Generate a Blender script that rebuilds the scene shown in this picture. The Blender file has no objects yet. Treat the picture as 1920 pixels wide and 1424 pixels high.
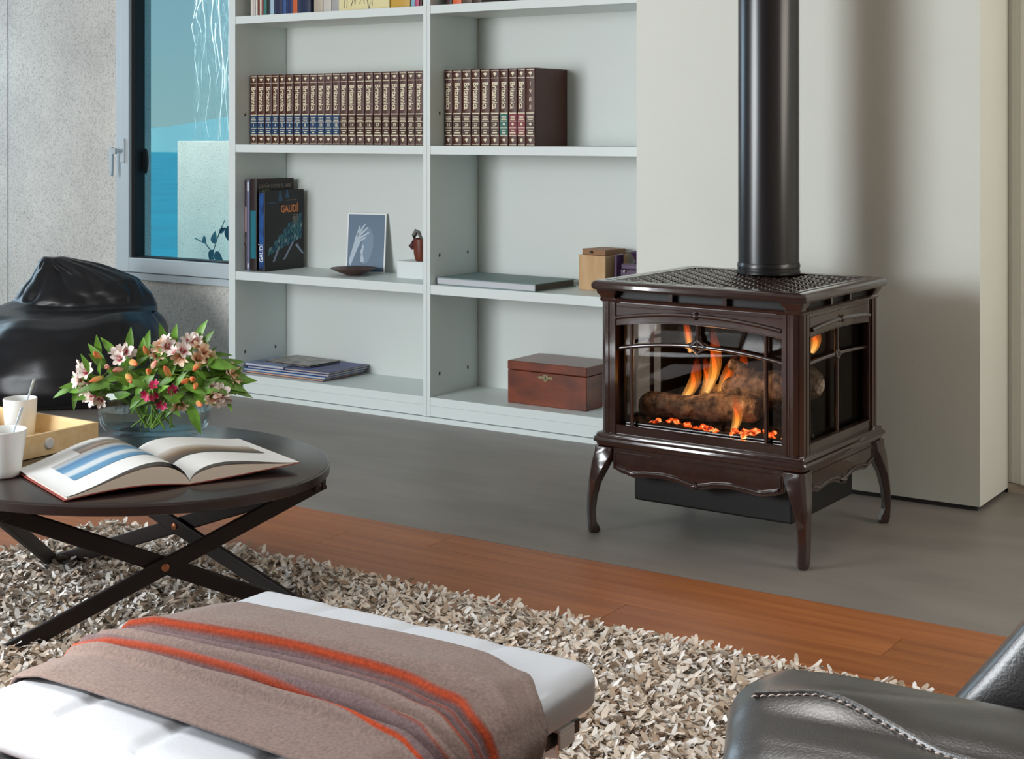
import bpy, bmesh, math, random
import numpy as np
from mathutils import Vector, Matrix, Euler, noise as mnoise

SC = bpy.context.scene
COL = SC.collection
PI = math.pi
rnd = random.Random(7)

# ------------------------------------------------------------------ camera, world, lights, exposure
cam = bpy.data.cameras.new('camera')
cam.sensor_fit = 'HORIZONTAL'; cam.sensor_width = 36.0
cam.lens = 36.0 * 2827 / 1920
cam.shift_y = -(712 - 245) / 1920
cam.clip_start = 0.02; cam.clip_end = 300
YAW = math.atan2(1890, 2827)
co = bpy.data.objects.new('camera', cam); COL.objects.link(co)
co.location = (0, 0, 1.10); co.rotation_euler = (PI / 2, 0, YAW)
SC.camera = co

SC.view_settings.view_transform = 'Standard'
SC.view_settings.look = 'None'
SC.view_settings.gamma = 1.0
SC.view_settings.use_curve_mapping = False
SC.view_settings.exposure = 0.0
SC.cycles.max_bounces = 10
SC.cycles.transparent_max_bounces = 16
SC.cycles.caustics_reflective = False
SC.cycles.caustics_refractive = False
SC.cycles.sample_clamp_indirect = 6.0

W = bpy.data.worlds.new('world'); SC.world = W; W.use_nodes = True
wn = W.node_tree.nodes; wl = W.node_tree.links
bg = wn['Background']
tc = wn.new('ShaderNodeTexCoord'); sep = wn.new('ShaderNodeSeparateXYZ')
rmp = wn.new('ShaderNodeValToRGB')
wl.new(tc.outputs['Generated'], sep.inputs[0]); wl.new(sep.outputs['Z'], rmp.inputs[0])
rmp.color_ramp.elements[0].position = 0.0; rmp.color_ramp.elements[0].color = (0.42, 0.62, 0.63, 1)
rmp.color_ramp.elements[1].position = 0.5; rmp.color_ramp.elements[1].color = (0.10, 0.30, 0.56, 1)
e = rmp.color_ramp.elements.new(0.06); e.color = (0.36, 0.57, 0.64, 1)
wl.new(rmp.outputs[0], bg.inputs[0]); bg.inputs[1].default_value = 1.0

FN = Vector((0.7915, 0.6112, 0)); FT = Vector((0.6112, -0.7915, 0))    # facade normal (into the room) and run
def area(name, loc, aim, sx, sy, power, color, spread=PI):
    l = bpy.data.lights.new(name, 'AREA'); l.shape = 'RECTANGLE'; l.size = sx; l.size_y = sy
    l.energy = power; l.color = color; l.spread = spread
    o = bpy.data.objects.new(name, l); COL.objects.link(o); o.location = loc
    d = Vector(aim) - Vector(loc)
    o.rotation_euler = d.to_track_quat('-Z', 'Z').to_euler()
    return o
area('assumed_front_light', (-4.60, -0.50, 1.30), (-1.9, 3.6, 0.9), 2.2, 1.7, 226, (0.92, 0.965, 1.0))  # added key light just inside the left wall, not a window; daylight assumed
area('assumed_side_light', (-7.7, 3.75, 1.5), (-4.4, 3.5, 0.6), 1.2, 2.0, 48, (0.60, 0.82, 1.0))  # added for the beanbag's blue rim; side daylight is assumed, wall there solid
area('ceiling_fill', (-1.25, 1.15, 2.66), (-1.25, 1.15, 0.0), 0.55, 1.35, 14, (1.0, 0.98, 0.95), math.radians(105))  # added fill without a real fitting; gives the leather arm its glare
area('assumed_right_light', (1.5, 3.95, 1.5), (-1.3, 4.45, 1.0), 0.9, 1.9, 38, (1.0, 0.93, 0.85))  # assumed warm source, added before the closed right wall; lights the breast's side
area('block_fill_light', (-6.4, 5.35, 2.6), (-6.2, 6.7, 1.0), 1.6, 0.5, 105, (1.0, 0.97, 0.94))  # added fill, no real fixture; brightens the shaded concrete block outside
sun = bpy.data.lights.new('sun', 'SUN'); sun.energy = 8.0; sun.angle = math.radians(2.5); sun.color = (1.0, 0.96, 0.9)
so = bpy.data.objects.new('sun', sun); COL.objects.link(so)
_el = math.radians(27.0)
_sd = Vector((FN.x * math.cos(_el), FN.y * math.cos(_el), -math.sin(_el)))
so.rotation_euler = _sd.to_track_quat('-Z', 'Z').to_euler(); so.location = (-8, -4, 5)

# ------------------------------------------------------------------ colour and material helpers
def lin(c):
    return tuple((x / 255 / 12.92) if x / 255 <= 0.04045 else ((x / 255 + 0.055) / 1.055) ** 2.4 for x in c)
def rgba(c): return (*lin(c), 1.0)

def mat(name, c, rough=0.5, metal=0.0, spec=0.5, coat=0.0, coat_rough=0.05, vary=0.0, vscale=8.0, c2=None, vstretch=(1, 1, 1),
        bump=0.0, bscale=60.0, bstretch=(1, 1, 1), trans=0.0, ior=1.45, emit=None, estr=0.0, objvar=0.0, sheen=0.0, detail=4.0, alpha=1.0, subsurf=0.0, bdist=0.01, lo=0.35, hi=0.65):
    m = bpy.data.materials.new(name); m.use_nodes = True
    n = m.node_tree.nodes; l = m.node_tree.links
    p = n['Principled BSDF']
    p.inputs['Base Color'].default_value = rgba(c)
    p.inputs['Roughness'].default_value = rough
    p.inputs['Metallic'].default_value = metal
    p.inputs['Specular IOR Level'].default_value = spec
    p.inputs['IOR'].default_value = ior
    p.inputs['Coat Weight'].default_value = coat; p.inputs['Coat Roughness'].default_value = coat_rough
    p.inputs['Transmission Weight'].default_value = trans
    p.inputs['Sheen Weight'].default_value = sheen
    p.inputs['Alpha'].default_value = alpha
    p.inputs['Subsurface Weight'].default_value = subsurf
    if emit:
        p.inputs['Emission Color'].default_value = rgba(emit); p.inputs['Emission Strength'].default_value = estr
    tcn = n.new('ShaderNodeTexCoord')
    csock = None
    if vary or c2:
        mp = n.new('ShaderNodeMapping'); mp.inputs['Scale'].default_value = vstretch
        l.new(tcn.outputs['Object'], mp.inputs[0])
        t = n.new('ShaderNodeTexNoise'); t.inputs['Scale'].default_value = vscale; t.inputs['Detail'].default_value = detail
        l.new(mp.outputs[0], t.inputs['Vector'])
        r = n.new('ShaderNodeValToRGB')
        a = lin(c); b = lin(c2) if c2 else tuple(min(1, x * (1 + vary)) for x in a)
        if not c2: a = tuple(x * (1 - vary) for x in a)
        r.color_ramp.elements[0].color = (*a, 1); r.color_ramp.elements[1].color = (*b, 1)
        r.color_ramp.elements[0].position = lo; r.color_ramp.elements[1].position = hi
        l.new(t.outputs['Fac'], r.inputs[0]); csock = r.outputs[0]
        l.new(csock, p.inputs['Base Color'])
    if objvar:
        oi = n.new('ShaderNodeObjectInfo'); hs = n.new('ShaderNodeHueSaturation')
        mr = n.new('ShaderNodeMapRange'); mr.inputs['To Min'].default_value = 1 - objvar; mr.inputs['To Max'].default_value = 1 + objvar
        l.new(oi.outputs['Random'], mr.inputs['Value']); l.new(mr.outputs[0], hs.inputs['Value'])
        if csock: l.new(csock, hs.inputs['Color'])
        else: hs.inputs['Color'].default_value = rgba(c)
        l.new(hs.outputs[0], p.inputs['Base Color'])
    if bump:
        mp2 = n.new('ShaderNodeMapping'); mp2.inputs['Scale'].default_value = bstretch
        l.new(tcn.outputs['Object'], mp2.inputs[0])
        t2 = n.new('ShaderNodeTexNoise'); t2.inputs['Scale'].default_value = bscale; t2.inputs['Detail'].default_value = 5
        l.new(mp2.outputs[0], t2.inputs['Vector'])
        b = n.new('ShaderNodeBump'); b.inputs['Strength'].default_value = bump; b.inputs['Distance'].default_value = bdist
        l.new(t2.outputs['Fac'], b.inputs['Height']); l.new(b.outputs[0], p.inputs['Normal'])
    return m

def attr_mat(name, attr, stops, rough=0.6, interp='LINEAR', sheen=0.0, bump=0.0, bscale=400.0, mixnoise=0.0, nscale=200, spec=0.4, subsurf=0.0):
    """colour read from a float attribute on the mesh"""
    m = bpy.data.materials.new(name); m.use_nodes = True
    n = m.node_tree.nodes; l = m.node_tree.links; p = n['Principled BSDF']
    a = n.new('ShaderNodeAttribute'); a.attribute_name = attr
    r = n.new('ShaderNodeValToRGB'); r.color_ramp.interpolation = interp
    els = r.color_ramp.elements
    els[0].position = stops[0][0]; els[0].color = rgba(stops[0][1])
    els[1].position = stops[-1][0]; els[1].color = rgba(stops[-1][1])
    for pos, c in stops[1:-1]:
        q = els.new(pos); q.color = rgba(c)
    l.new(a.outputs['Fac'], r.inputs[0])
    src = r.outputs[0]
    if mixnoise or bump:
        tcn = n.new('ShaderNodeTexCoord'); t = n.new('ShaderNodeTexNoise'); t.inputs['Scale'].default_value = nscale; t.inputs['Detail'].default_value = 3
        l.new(tcn.outputs['Object'], t.inputs['Vector'])
    if mixnoise:
        mr = n.new('ShaderNodeMapRange'); mr.inputs['To Min'].default_value = 1 - mixnoise; mr.inputs['To Max'].default_value = 1 + mixnoise
        mr.inputs['From Min'].default_value = 0.3; mr.inputs['From Max'].default_value = 0.7
        l.new(t.outputs['Fac'], mr.inputs[0])
        hs = n.new('ShaderNodeHueSaturation'); l.new(src, hs.inputs['Color']); l.new(mr.outputs[0], hs.inputs['Value']); src = hs.outputs[0]
    l.new(src, p.inputs['Base Color'])
    if bump:
        b = n.new('ShaderNodeBump'); b.inputs['Strength'].default_value = bump; b.inputs['Distance'].default_value = 0.002
        l.new(t.outputs['Fac'], b.inputs['Height']); l.new(b.outputs[0], p.inputs['Normal'])
    p.inputs['Roughness'].default_value = rough; p.inputs['Sheen Weight'].default_value = sheen
    p.inputs['Specular IOR Level'].default_value = spec; p.inputs['Subsurface Weight'].default_value = subsurf
    return m

def glass_pane(name, tint=(235, 242, 242), refl=0.10):
    m = bpy.data.materials.new(name); m.use_nodes = True
    n = m.node_tree.nodes; l = m.node_tree.links
    n.remove(n['Principled BSDF'])
    t = n.new('ShaderNodeBsdfTransparent'); t.inputs[0].default_value = rgba(tint)
    g = n.new('ShaderNodeBsdfGlossy'); g.inputs['Roughness'].default_value = 0.02
    mx = n.new('ShaderNodeMixShader'); mx.inputs[0].default_value = refl
    l.new(t.outputs[0], mx.inputs[1]); l.new(g.outputs[0], mx.inputs[2]); l.new(mx.outputs[0], n['Material Output'].inputs[0])
    return m

# ------------------------------------------------------------------ mesh helpers
class MB:
    def __init__(s): s.v = []; s.f = []; s.a = []
    def add(s, vs, fs, att=None):
        o = len(s.v); s.v += [tuple(p) for p in vs]; s.f += [tuple(i + o for i in f) for f in fs]
        s.a += list(att) if att is not None else [0.0] * len(vs)
        return s
    def box(s, x0, y0, z0, x1, y1, z1):
        if x1 < x0: x0, x1 = x1, x0
        if y1 < y0: y0, y1 = y1, y0
        if z1 < z0: z0, z1 = z1, z0
        vs = [(x0, y0, z0), (x1, y0, z0), (x1, y1, z0), (x0, y1, z0), (x0, y0, z1), (x1, y0, z1), (x1, y1, z1), (x0, y1, z1)]
        return s.add(vs, [(3, 2, 1, 0), (4, 5, 6, 7), (0, 1, 5, 4), (1, 2, 6, 5), (2, 3, 7, 6), (3, 0, 4, 7)])
    def loft(s, rings, closed=True, caps=True, att=None):
        n = len(rings[0]); vs = [p for r in rings for p in r]; fs = []
        for i in range(len(rings) - 1):
            for j in range(n if closed else n - 1):
                k = (j + 1) % n
                fs.append((i * n + j, i * n + k, (i + 1) * n + k, (i + 1) * n + j))
        if caps and closed:
            fs.append(tuple(reversed(range(n)))); fs.append(tuple((len(rings) - 1) * n + j for j in range(n)))
        aa = None
        if att is not None: aa = [att[i] for i in range(len(rings)) for _ in range(n)]
        return s.add(vs, fs, aa)
    def lathe(s, prof, n=32, c=(0, 0, 0), sx=1.0, sy=1.0, caps=True):
        rings = [[(c[0] + r * sx * math.cos(2 * PI * j / n), c[1] + r * sy * math.sin(2 * PI * j / n), c[2] + z) for j in range(n)] for r, z in prof]
        return s.loft(rings, caps=caps)
    def tube(s, path, r, n=8, caps=True, flat=1.0, up=(0, 0, 1), att=None):
        pts = [Vector(p) for p in path]; rings = []
        for i, p in enumerate(pts):
            d = (pts[min(i + 1, len(pts) - 1)] - pts[max(i - 1, 0)])
            d = d.normalized() if d.length > 1e-9 else Vector((0, 0, 1))
            u = Vector(up)
            if abs(d.dot(u)) > 0.98: u = Vector((1, 0, 0))
            a = d.cross(u).normalized(); b = a.cross(d).normalized()
            rr = r[i] if isinstance(r, (list, tuple)) else r
            rings.append([p + a * (rr * math.cos(2 * PI * j / n)) + b * (rr * flat * math.sin(2 * PI * j / n)) for j in range(n)])
        return s.loft(rings, caps=caps, att=att)
    def bar(s, p0, p1, w, t, side):
        """flat bar between two points: w along side x dir, t along side"""
        p0, p1, side = Vector(p0), Vector(p1), Vector(side).normalized()
        d = (p1 - p0).normalized(); a = d.cross(side).normalized() * (w / 2); b = side * (t / 2)
        return s.loft([[p - a - b, p + a - b, p + a + b, p - a + b] for p in (p0, p1)])
    def prism(s, poly, lo, hi, axis='y'):
        def m(p, h):
            return {'y': (p[0], h, p[1]), 'z': (p[0], p[1], h), 'x': (h, p[0], p[1])}[axis]
        n = len(poly)
        vs = [m(p, lo) for p in poly] + [m(p, hi) for p in poly]
        fs = [tuple(range(n)), tuple(reversed(range(n, 2 * n)))] + [(j, j + n, (j + 1) % n + n, (j + 1) % n) for j in range(n)]
        return s.add(vs, fs)
    def strip(s, xs, zlo, zhi, y0, y1):
        """solid band between two curves over xs, from depth y0 to y1"""
        rings = []
        for x, a, b in zip(xs, zlo, zhi): rings.append([(x, y0, a), (x, y1, a), (x, y1, b), (x, y0, b)])
        return s.loft(rings)
    def grid(s, fn, nu, nv, att=None, closed_u=False):
        vs = []; aa = []
        for i in range(nu + 1):
            for j in range(nv + 1):
                u, v = i / nu, j / nv
                vs.append(fn(u, v)); aa.append(att(u, v) if att else 0.0)
        fs = [(i * (nv + 1) + j, (i + 1) * (nv + 1) + j, (i + 1) * (nv + 1) + j + 1, i * (nv + 1) + j + 1) for i in range(nu) for j in range(nv)]
        return s.add(vs, fs, aa)
    def xform(s, M):
        s.v = [tuple(M @ Vector(p)) for p in s.v]; return s
    def rbox(s, c, size, r, n=(8, 8, 8), fn=None):
        """box with rounded edges and corners, dense enough to be sculpted by fn"""
        bm = bmesh.new()
        hx, hy, hz = (d / 2 for d in size)
        def face(o, du, dv, nu, nv):
            vs = [[bm.verts.new(Vector(o) + Vector(du) * (i / nu) + Vector(dv) * (j / nv)) for j in range(nv + 1)] for i in range(nu + 1)]
            for i in range(nu):
                for j in range(nv): bm.faces.new((vs[i][j], vs[i + 1][j], vs[i + 1][j + 1], vs[i][j + 1]))
        nx, ny, nz = n
        face((-hx, -hy, -hz), (0, 2 * hy, 0), (2 * hx, 0, 0), ny, nx); face((-hx, -hy, hz), (2 * hx, 0, 0), (0, 2 * hy, 0), nx, ny)
        face((-hx, -hy, -hz), (2 * hx, 0, 0), (0, 0, 2 * hz), nx, nz); face((-hx, hy, -hz), (0, 0, 2 * hz), (2 * hx, 0, 0), nz, nx)
        face((-hx, -hy, -hz), (0, 0, 2 * hz), (0, 2 * hy, 0), nz, ny); face((hx, -hy, -hz), (0, 2 * hy, 0), (0, 0, 2 * hz), ny, nz)
        bmesh.ops.remove_doubles(bm, verts=bm.verts, dist=1e-6)
        for v in bm.verts:
            p = v.co; q = Vector((max(-hx + r, min(hx - r, p.x)), max(-hy + r, min(hy - r, p.y)), max(-hz + r, min(hz - r, p.z))))
            # spread vertices over the rounded zone
            d = p - q
            if d.length > 1e-9: v.co = q + d.normalized() * r
        bm.verts.index_update()
        vs = []
        for v in bm.verts:
            p = Vector(v.co)
            if fn: p = fn(p)
            vs.append(p + Vector(c))
        fs = [tuple(q.index for q in f.verts) for f in bm.faces]
        bm.free()
        return s.add(vs, fs)

def make_mesh(name, mb, m, smooth=True, angle=35, attr=None):
    me = bpy.data.meshes.new(name)
    me.from_pydata(mb.v, [], mb.f); me.validate(); me.update()
    if attr:
        at = me.attributes.new(attr, 'FLOAT', 'POINT'); at.data.foreach_set('value', mb.a[:len(me.vertices)])
    ms = m if isinstance(m, (list, tuple)) else [m]
    for q in ms: me.materials.append(q)
    if smooth:
        me.shade_smooth()
        if angle: me.set_sharp_from_angle(angle=math.radians(angle))
    return me

def obj(name, mb, m, parent=None, world=True, smooth=True, angle=35, bevel=0, seg=2, sub=0, attr=None, kind=None, label=None):
    me = make_mesh(name, mb, m, smooth, angle, attr)
    return link(name, me, parent, world, bevel, seg, sub, kind, label)

def link(name, me, parent=None, world=True, bevel=0, seg=2, sub=0, kind=None, label=None):
    o = bpy.data.objects.new(name, me); COL.objects.link(o)
    if parent:
        o.parent = parent
        if world: o.matrix_parent_inverse = wm(parent).inverted()
    if bevel:
        b = o.modifiers.new('bevel', 'BEVEL'); b.width = bevel; b.segments = seg; b.limit_method = 'ANGLE'; b.angle_limit = math.radians(40); b.harden_normals = False
    if sub:
        q = o.modifiers.new('sub', 'SUBSURF'); q.levels = sub; q.render_levels = sub
    if kind: o['kind'] = kind
    if label: o['label'] = label
    return o

def wm(o):
    M = Matrix.LocRotScale(o.location, o.rotation_euler, o.scale)
    if o.parent: M = wm(o.parent) @ o.matrix_parent_inverse @ M
    return M

def thing(name, label, cat, loc=(0, 0, 0), rotz=0.0, group=None):
    o = bpy.data.objects.new(name, None); COL.objects.link(o); o.empty_display_size = 0.05
    o.location = loc; o.rotation_euler = (0, 0, rotz)
    return tag(o, label, cat, group)
def tag(o, label, cat, group=None):
    o['label'] = label; o['category'] = cat
    if group: o['group'] = group
    return o
def struct(name, mb, m, parent=None, **k):
    o = obj(name, mb, m, parent, **k)
    if not parent: o['kind'] = 'structure'
    return o
def sempty(name, loc=(0, 0, 0)):
    o = bpy.data.objects.new(name, None); COL.objects.link(o); o.location = loc; o['kind'] = 'structure'; return o
def dup(root, loc, rotz=0.0, label=None):
    r = root.copy(); COL.objects.link(r); r.location = loc; r.rotation_euler = (0, 0, rotz)
    if label: r['label'] = label
    for ch in list(root.children):
        c = ch.copy(); COL.objects.link(c); c.parent = r
        for g in list(ch.children):
            d = g.copy(); COL.objects.link(d); d.parent = c
    return r

_tcache = {}
def text_geo(s, size, extrude=0.0, bold=0.0):
    key = (s, size, bold)
    if key not in _tcache:
        cu = bpy.data.curves.new('t', 'FONT'); cu.body = s; cu.size = size; cu.align_x = 'CENTER'; cu.align_y = 'CENTER'; cu.resolution_u = 2
        cu.offset = bold
        o = bpy.data.objects.new('t', cu); COL.objects.link(o)
        dg = bpy.context.evaluated_depsgraph_get(); dg.update()
        me = bpy.data.meshes.new_from_object(o.evaluated_get(dg))
        v = [tuple(p.co) for p in me.vertices]; f = [tuple(p.vertices) for p in me.polygons]
        bpy.data.objects.remove(o); bpy.data.curves.remove(cu); bpy.data.meshes.remove(me)
        _tcache[key] = (v, f)
    return _tcache[key]
def put_text(mb, s, size, origin, ex, ey, sx=1.0, bold=0.0):
    v, f = text_geo(s, size, bold=bold); ex, ey, o = Vector(ex), Vector(ey), Vector(origin)
    return mb.add([o + ex * (p[0] * sx) + ey * p[1] for p in v], f)

# ------------------------------------------------------------------ materials of the room
M_wall = mat('white_wall_paint', (226, 229, 220), 0.65, bump=0.06, bscale=220, vary=0.012, vscale=3)
M_ceil = mat('ceiling_paint', (186, 184, 178), 0.7)
M_floor = mat('grey_screed', (138, 132, 126), 0.46, vary=0.09, vscale=5.0, bump=0.04, bscale=30, vstretch=(0.6, 1.6, 1), detail=8, spec=0.4)
M_conc = None
def concrete():
    m = bpy.data.materials.new('board_concrete'); m.use_nodes = True
    n = m.node_tree.nodes; l = m.node_tree.links; p = n['Principled BSDF']
    t = n.new('ShaderNodeTexCoord')
    a = n.new('ShaderNodeTexNoise'); a.inputs['Scale'].default_value = 2.4; a.inputs['Detail'].default_value = 8; a.inputs['Roughness'].default_value = 0.65
    b = n.new('ShaderNodeTexNoise'); b.inputs['Scale'].default_value = 120; b.inputs['Detail'].default_value = 4; b.inputs['Roughness'].default_value = 0.7
    v = n.new('ShaderNodeTexVoronoi'); v.inputs['Scale'].default_value = 34
    for q in (a, b, v): l.new(t.outputs['Object'], q.inputs['Vector'])
    r = n.new('ShaderNodeValToRGB')
    r.color_ramp.elements[0].position = 0.3; r.color_ramp.elements[0].color = rgba((206, 201, 193))
    r.color_ramp.elements[1].position = 0.7; r.color_ramp.elements[1].color = rgba((234, 229, 219))
    l.new(a.outputs['Fac'], r.inputs[0])
    r2 = n.new('ShaderNodeValToRGB')
    r2.color_ramp.elements[0].position = 0.30; r2.color_ramp.elements[0].color = (0.50, 0.50, 0.51, 1)
    r2.color_ramp.elements[1].position = 0.52; r2.color_ramp.elements[1].color = (1, 1, 1, 1)
    l.new(b.outputs['Fac'], r2.inputs[0])
    mx = n.new('ShaderNodeMixRGB'); mx.blend_type = 'MULTIPLY'; mx.inputs[0].default_value = 0.85
    l.new(r.outputs[0], mx.inputs[1]); l.new(r2.outputs[0], mx.inputs[2])
    r3 = n.new('ShaderNodeValToRGB')
    r3.color_ramp.elements[0].position = 0.05; r3.color_ramp.elements[0].color = (0.42, 0.42, 0.42, 1)
    r3.color_ramp.elements[1].position = 0.15; r3.color_ramp.elements[1].color = (1, 1, 1, 1)
    l.new(v.outputs['Distance'], r3.inputs[0])
    mx2 = n.new('ShaderNodeMixRGB'); mx2.blend_type = 'MULTIPLY'; mx2.inputs[0].default_value = 0.75
    l.new(mx.outputs[0], mx2.inputs[1]); l.new(r3.outputs[0], mx2.inputs[2]); l.new(mx2.outputs[0], p.inputs['Base Color'])
    bp = n.new('ShaderNodeBump'); bp.inputs['Strength'].default_value = 0.5; bp.inputs['Distance'].default_value = 0.004
    l.new(mx2.outputs[0], bp.inputs['Height']); l.new(bp.outputs[0], p.inputs['Normal'])
    p.inputs['Roughness'].default_value = 0.8
    return m
M_conc = concrete()
M_wood = mat('reddish_floor_wood', (148, 86, 48), 0.40, c2=(178, 112, 64), vscale=7, vstretch=(0.25, 5.0, 1), objvar=0.13, detail=7, bump=0.05, bscale=40, bstretch=(0.1, 2, 1), spec=0.45, lo=0.3, hi=0.7)
M_alu = mat('painted_window_frame', (196, 206, 210), 0.4, spec=0.5)
M_gask = mat('black_gasket', (26, 24, 26), 0.5)
M_glass = glass_pane('window_glass', (228, 240, 242), 0.05)
M_dark = mat('dark_plinth', (70, 70, 70), 0.6)

# ------------------------------------------------------------------ room shell
floor = struct('floor', MB().box(-9.6, 3.32, -0.12, 1.7, 5.1, 0.0), M_floor, smooth=False)
fw = struct('floor_wood', MB().box(-9.6, -3.2, -0.12, 1.7, 3.318, -0.012), mat('sub_floor', (96, 58, 40), 0.6), smooth=False)
_pk = None
row = 0; y = 3.318
prnd = random.Random(3)
while y > 1.55:
    w = 0.131
    x = -6.2 + prnd.uniform(0, 1.2); first = True
    xs = [-7.2]
    while x < 0.9: xs.append(x); x += prnd.uniform(1.3, 2.3)
    xs.append(1.65)
    for a, b in zip(xs[:-1], xs[1:]):
        me = make_mesh('plank', MB().box(-(b - a) / 2 + 0.0006, -w / 2 + 0.0006, -0.012, (b - a) / 2 - 0.0006, w / 2 - 0.0006, 0), M_wood, smooth=False)
        o = link('plank', me, fw, world=False); o.location = ((a + b) / 2, y - w / 2, 0)
    y -= w
# back wall of concrete panels around the window
wb = sempty('wall_back', (-6.0, 4.98, 0))
for (a, b, c, d) in ((-14.0, 0, -6.308, 2.7), (-6.296, 0, -5.492, 2.7), (-5.492, 0, -4.49, 0.405), (-5.492, 2.25, -4.49, 2.7), (-4.49, 0, -2.43, 2.7)):  # first panel lengthened past the room to keep sun off the block outside
    obj('concrete_panel', MB().box(a, 4.88, b, c, 5.08, d), M_conc, wb, smooth=False)
obj('joint_strip', MB().box(-6.308, 4.884, 0, -6.296, 5.08, 2.7), M_alu, wb, smooth=False)
# chimney breast, the recess to its right and its trim
br = struct('wall_breast', MB().box(-2.422, 4.362, 0.014, -1.294, 5.06, 2.7), M_wall, smooth=False)
obj('plinth', MB().box(-2.41, 4.372, 0.0, -1.304, 5.05, 0.014), M_dark, br, smooth=False)
struct('wall_right_back', MB().box(-1.294, 4.66, 0.0, 1.7, 4.86, 2.7), M_wall, smooth=False)
struct('baseboard_right', MB().box(-1.294, 4.645, 0.0, 1.6, 4.66, 0.028), mat('beige_baseboard', (196, 184, 168), 0.5), smooth=False)
dr = sempty('door_1', (-0.8, 4.65, 0))
for (a, b, yy) in ((-1.294, -1.281, 4.652), (-1.281, -1.266, 4.645), (-1.266, -1.252, 4.638), (-1.252, -1.20, 4.630)):
    obj('casing', MB().box(a, yy, 0.03, b, 4.66, 2.3), mat('white_casing', (232, 232, 226), 0.4), dr, smooth=False, bevel=0.002)
obj('leaf', MB().box(-1.20, 4.648, 0.03, -0.3, 4.66, 2.25), M_wall, dr, smooth=False)
struct('ceiling', MB().prism([(-9.2, 4.9), (-2.93, -3.2), (1.7, -3.2), (1.7, 5.1), (-9.3, 5.1)], 2.7, 2.8, 'z'), M_ceil, smooth=False)
struct('shade_slab', MB().box(-14, 5.1, 2.72, -3, 6.35, 2.82), M_ceil, smooth=False)  # added slab, out of view, that shades the concrete block from the sun
struct('wall_right', MB().box(1.6, -3.2, 0, 1.75, 4.7, 2.7), mat('warm_wall', (190, 176, 158), 0.7), smooth=False)
struct('wall_front', MB().box(-3.2, -3.15, 0, 1.7, -3.0, 2.7), mat('warm_wall_front', (150, 130, 108), 0.7), smooth=False)
f = MB()
def fseg(l0, l1, z0, z1, th=0.08):
    c0 = FN * -4.2; c1 = FN * (-4.2 - th)
    ps = [c0 + FT * l0, c0 + FT * l1, c1 + FT * l1, c1 + FT * l0]
    f.add([(p.x, p.y, z0) for p in ps] + [(p.x, p.y, z1) for p in ps], [(3, 2, 1, 0), (4, 5, 6, 7), (0, 1, 5, 4), (1, 2, 6, 5), (2, 3, 7, 6), (3, 0, 4, 7)])
SL0, SL1 = -2.02, -1.25  # unseen slanted wall and slot shaped to let a sun patch onto the ottoman
fseg(-9.6, SL0, 0, 2.7); fseg(SL1, 0.9, 0, 2.7); fseg(SL0, SL1, 2.42, 2.7); fseg(SL0, SL1, 0, 0.12)
struct('wall_left', f, mat('grey_wall', (128, 126, 122), 0.7), smooth=False)

# window in the back wall
win = sempty('window_1', (-4.9, 4.88, 0.4))
YF = 4.862
fr = MB()
X0, X1, Z0, Z1 = -5.492, -4.49, 0.405, 2.25
for (a, b, c, d) in ((X0, Z0, X0 + 0.040, Z1), (X1 - 0.04, Z0, X1, Z1), (X0 + 0.04, Z0, X1 - 0.04, Z0 + 0.033), (X0 + 0.04, Z1 - 0.04, X1 - 0.04, Z1)):
    fr.box(a, YF, b, c, 4.96, d)
obj('outer_frame', fr, M_alu, win, smooth=False, bevel=0.003)
sa = MB(); x0, x1, z0, z1 = X0 + 0.044, X1 - 0.044, Z0 + 0.037, Z1 - 0.044
for (a, b, c, d) in ((x0, z0, x0 + 0.055, z1), (x1 - 0.055, z0, x1, z1), (x0 + 0.055, z0, x1 - 0.055, z0 + 0.066), (x0 + 0.055, z1 - 0.066, x1 - 0.055, z1)):
    sa.box(a, YF - 0.012, b, c, 4.95, d)
obj('sash', sa, M_alu, win, smooth=False, bevel=0.003)
gk = MB(); gx0, gx1, gz0, gz1 = x0 + 0.055, x1 - 0.055, z0 + 0.066, z1 - 0.066
for (a, b, c, d) in ((gx0, gz0, gx0 + 0.022, gz1), (gx1 - 0.022, gz0, gx1, gz1), (gx0 + 0.022, gz0, gx1 - 0.022, gz0 + 0.006), (gx0 + 0.022, gz1 - 0.006, gx1 - 0.022, gz1)):
    gk.box(a, YF + 0.006, b, c, 4.93, d)
obj('gasket', gk, M_gask, win, smooth=False)
obj('pane', MB().box(gx0 + 0.02, 4.905, gz0 + 0.004, gx1 - 0.02, 4.911, gz1 - 0.004), M_glass, win, smooth=False)
hd = MB().box(-5.442, YF - 0.022, 0.950, -5.414, YF - 0.012, 1.062)
h0 = obj('handle_plate', hd, M_alu, win, smooth=False, bevel=0.004)
lv = MB().tube([(-5.430, YF - 0.022, 1.005), (-5.432, YF - 0.055, 1.005)], 0.009, 10)
lv.loft([[(-5.455 + dx, YF - 0.062 + dy, z) for dx, dy in ((-.011 * w, -.006), (.011 * w, -.006), (.011 * w, .008), (-.011 * w, .008))] for z, w in ((1.022, 0.9), (1.0, 1.15), (0.95, 1.0), (0.905, 0.8), (0.888, 0.5))])
lv.box(-5.46, YF - 0.066, 0.99, -5.425, YF - 0.052, 1.018)
obj('lever', lv, M_alu, h0, bevel=0.002)
pl = MB().lathe([(0.0001, 0), (0.016, 0.0), (0.019, 0.004), (0.016, 0.009), (0.0001, 0.010)], 16)
pl.xform(Matrix.Translation((-5.355, 4.925, 0.957)) @ Matrix.Scale(3.2, 4, (0, 0, 1)) @ Matrix.Rotation(PI / 2, 4, 'X'))
obj('handle_reflection', pl, M_gask, win)  # dark plate modelled in place of the handle's reflection in the pane

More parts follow.
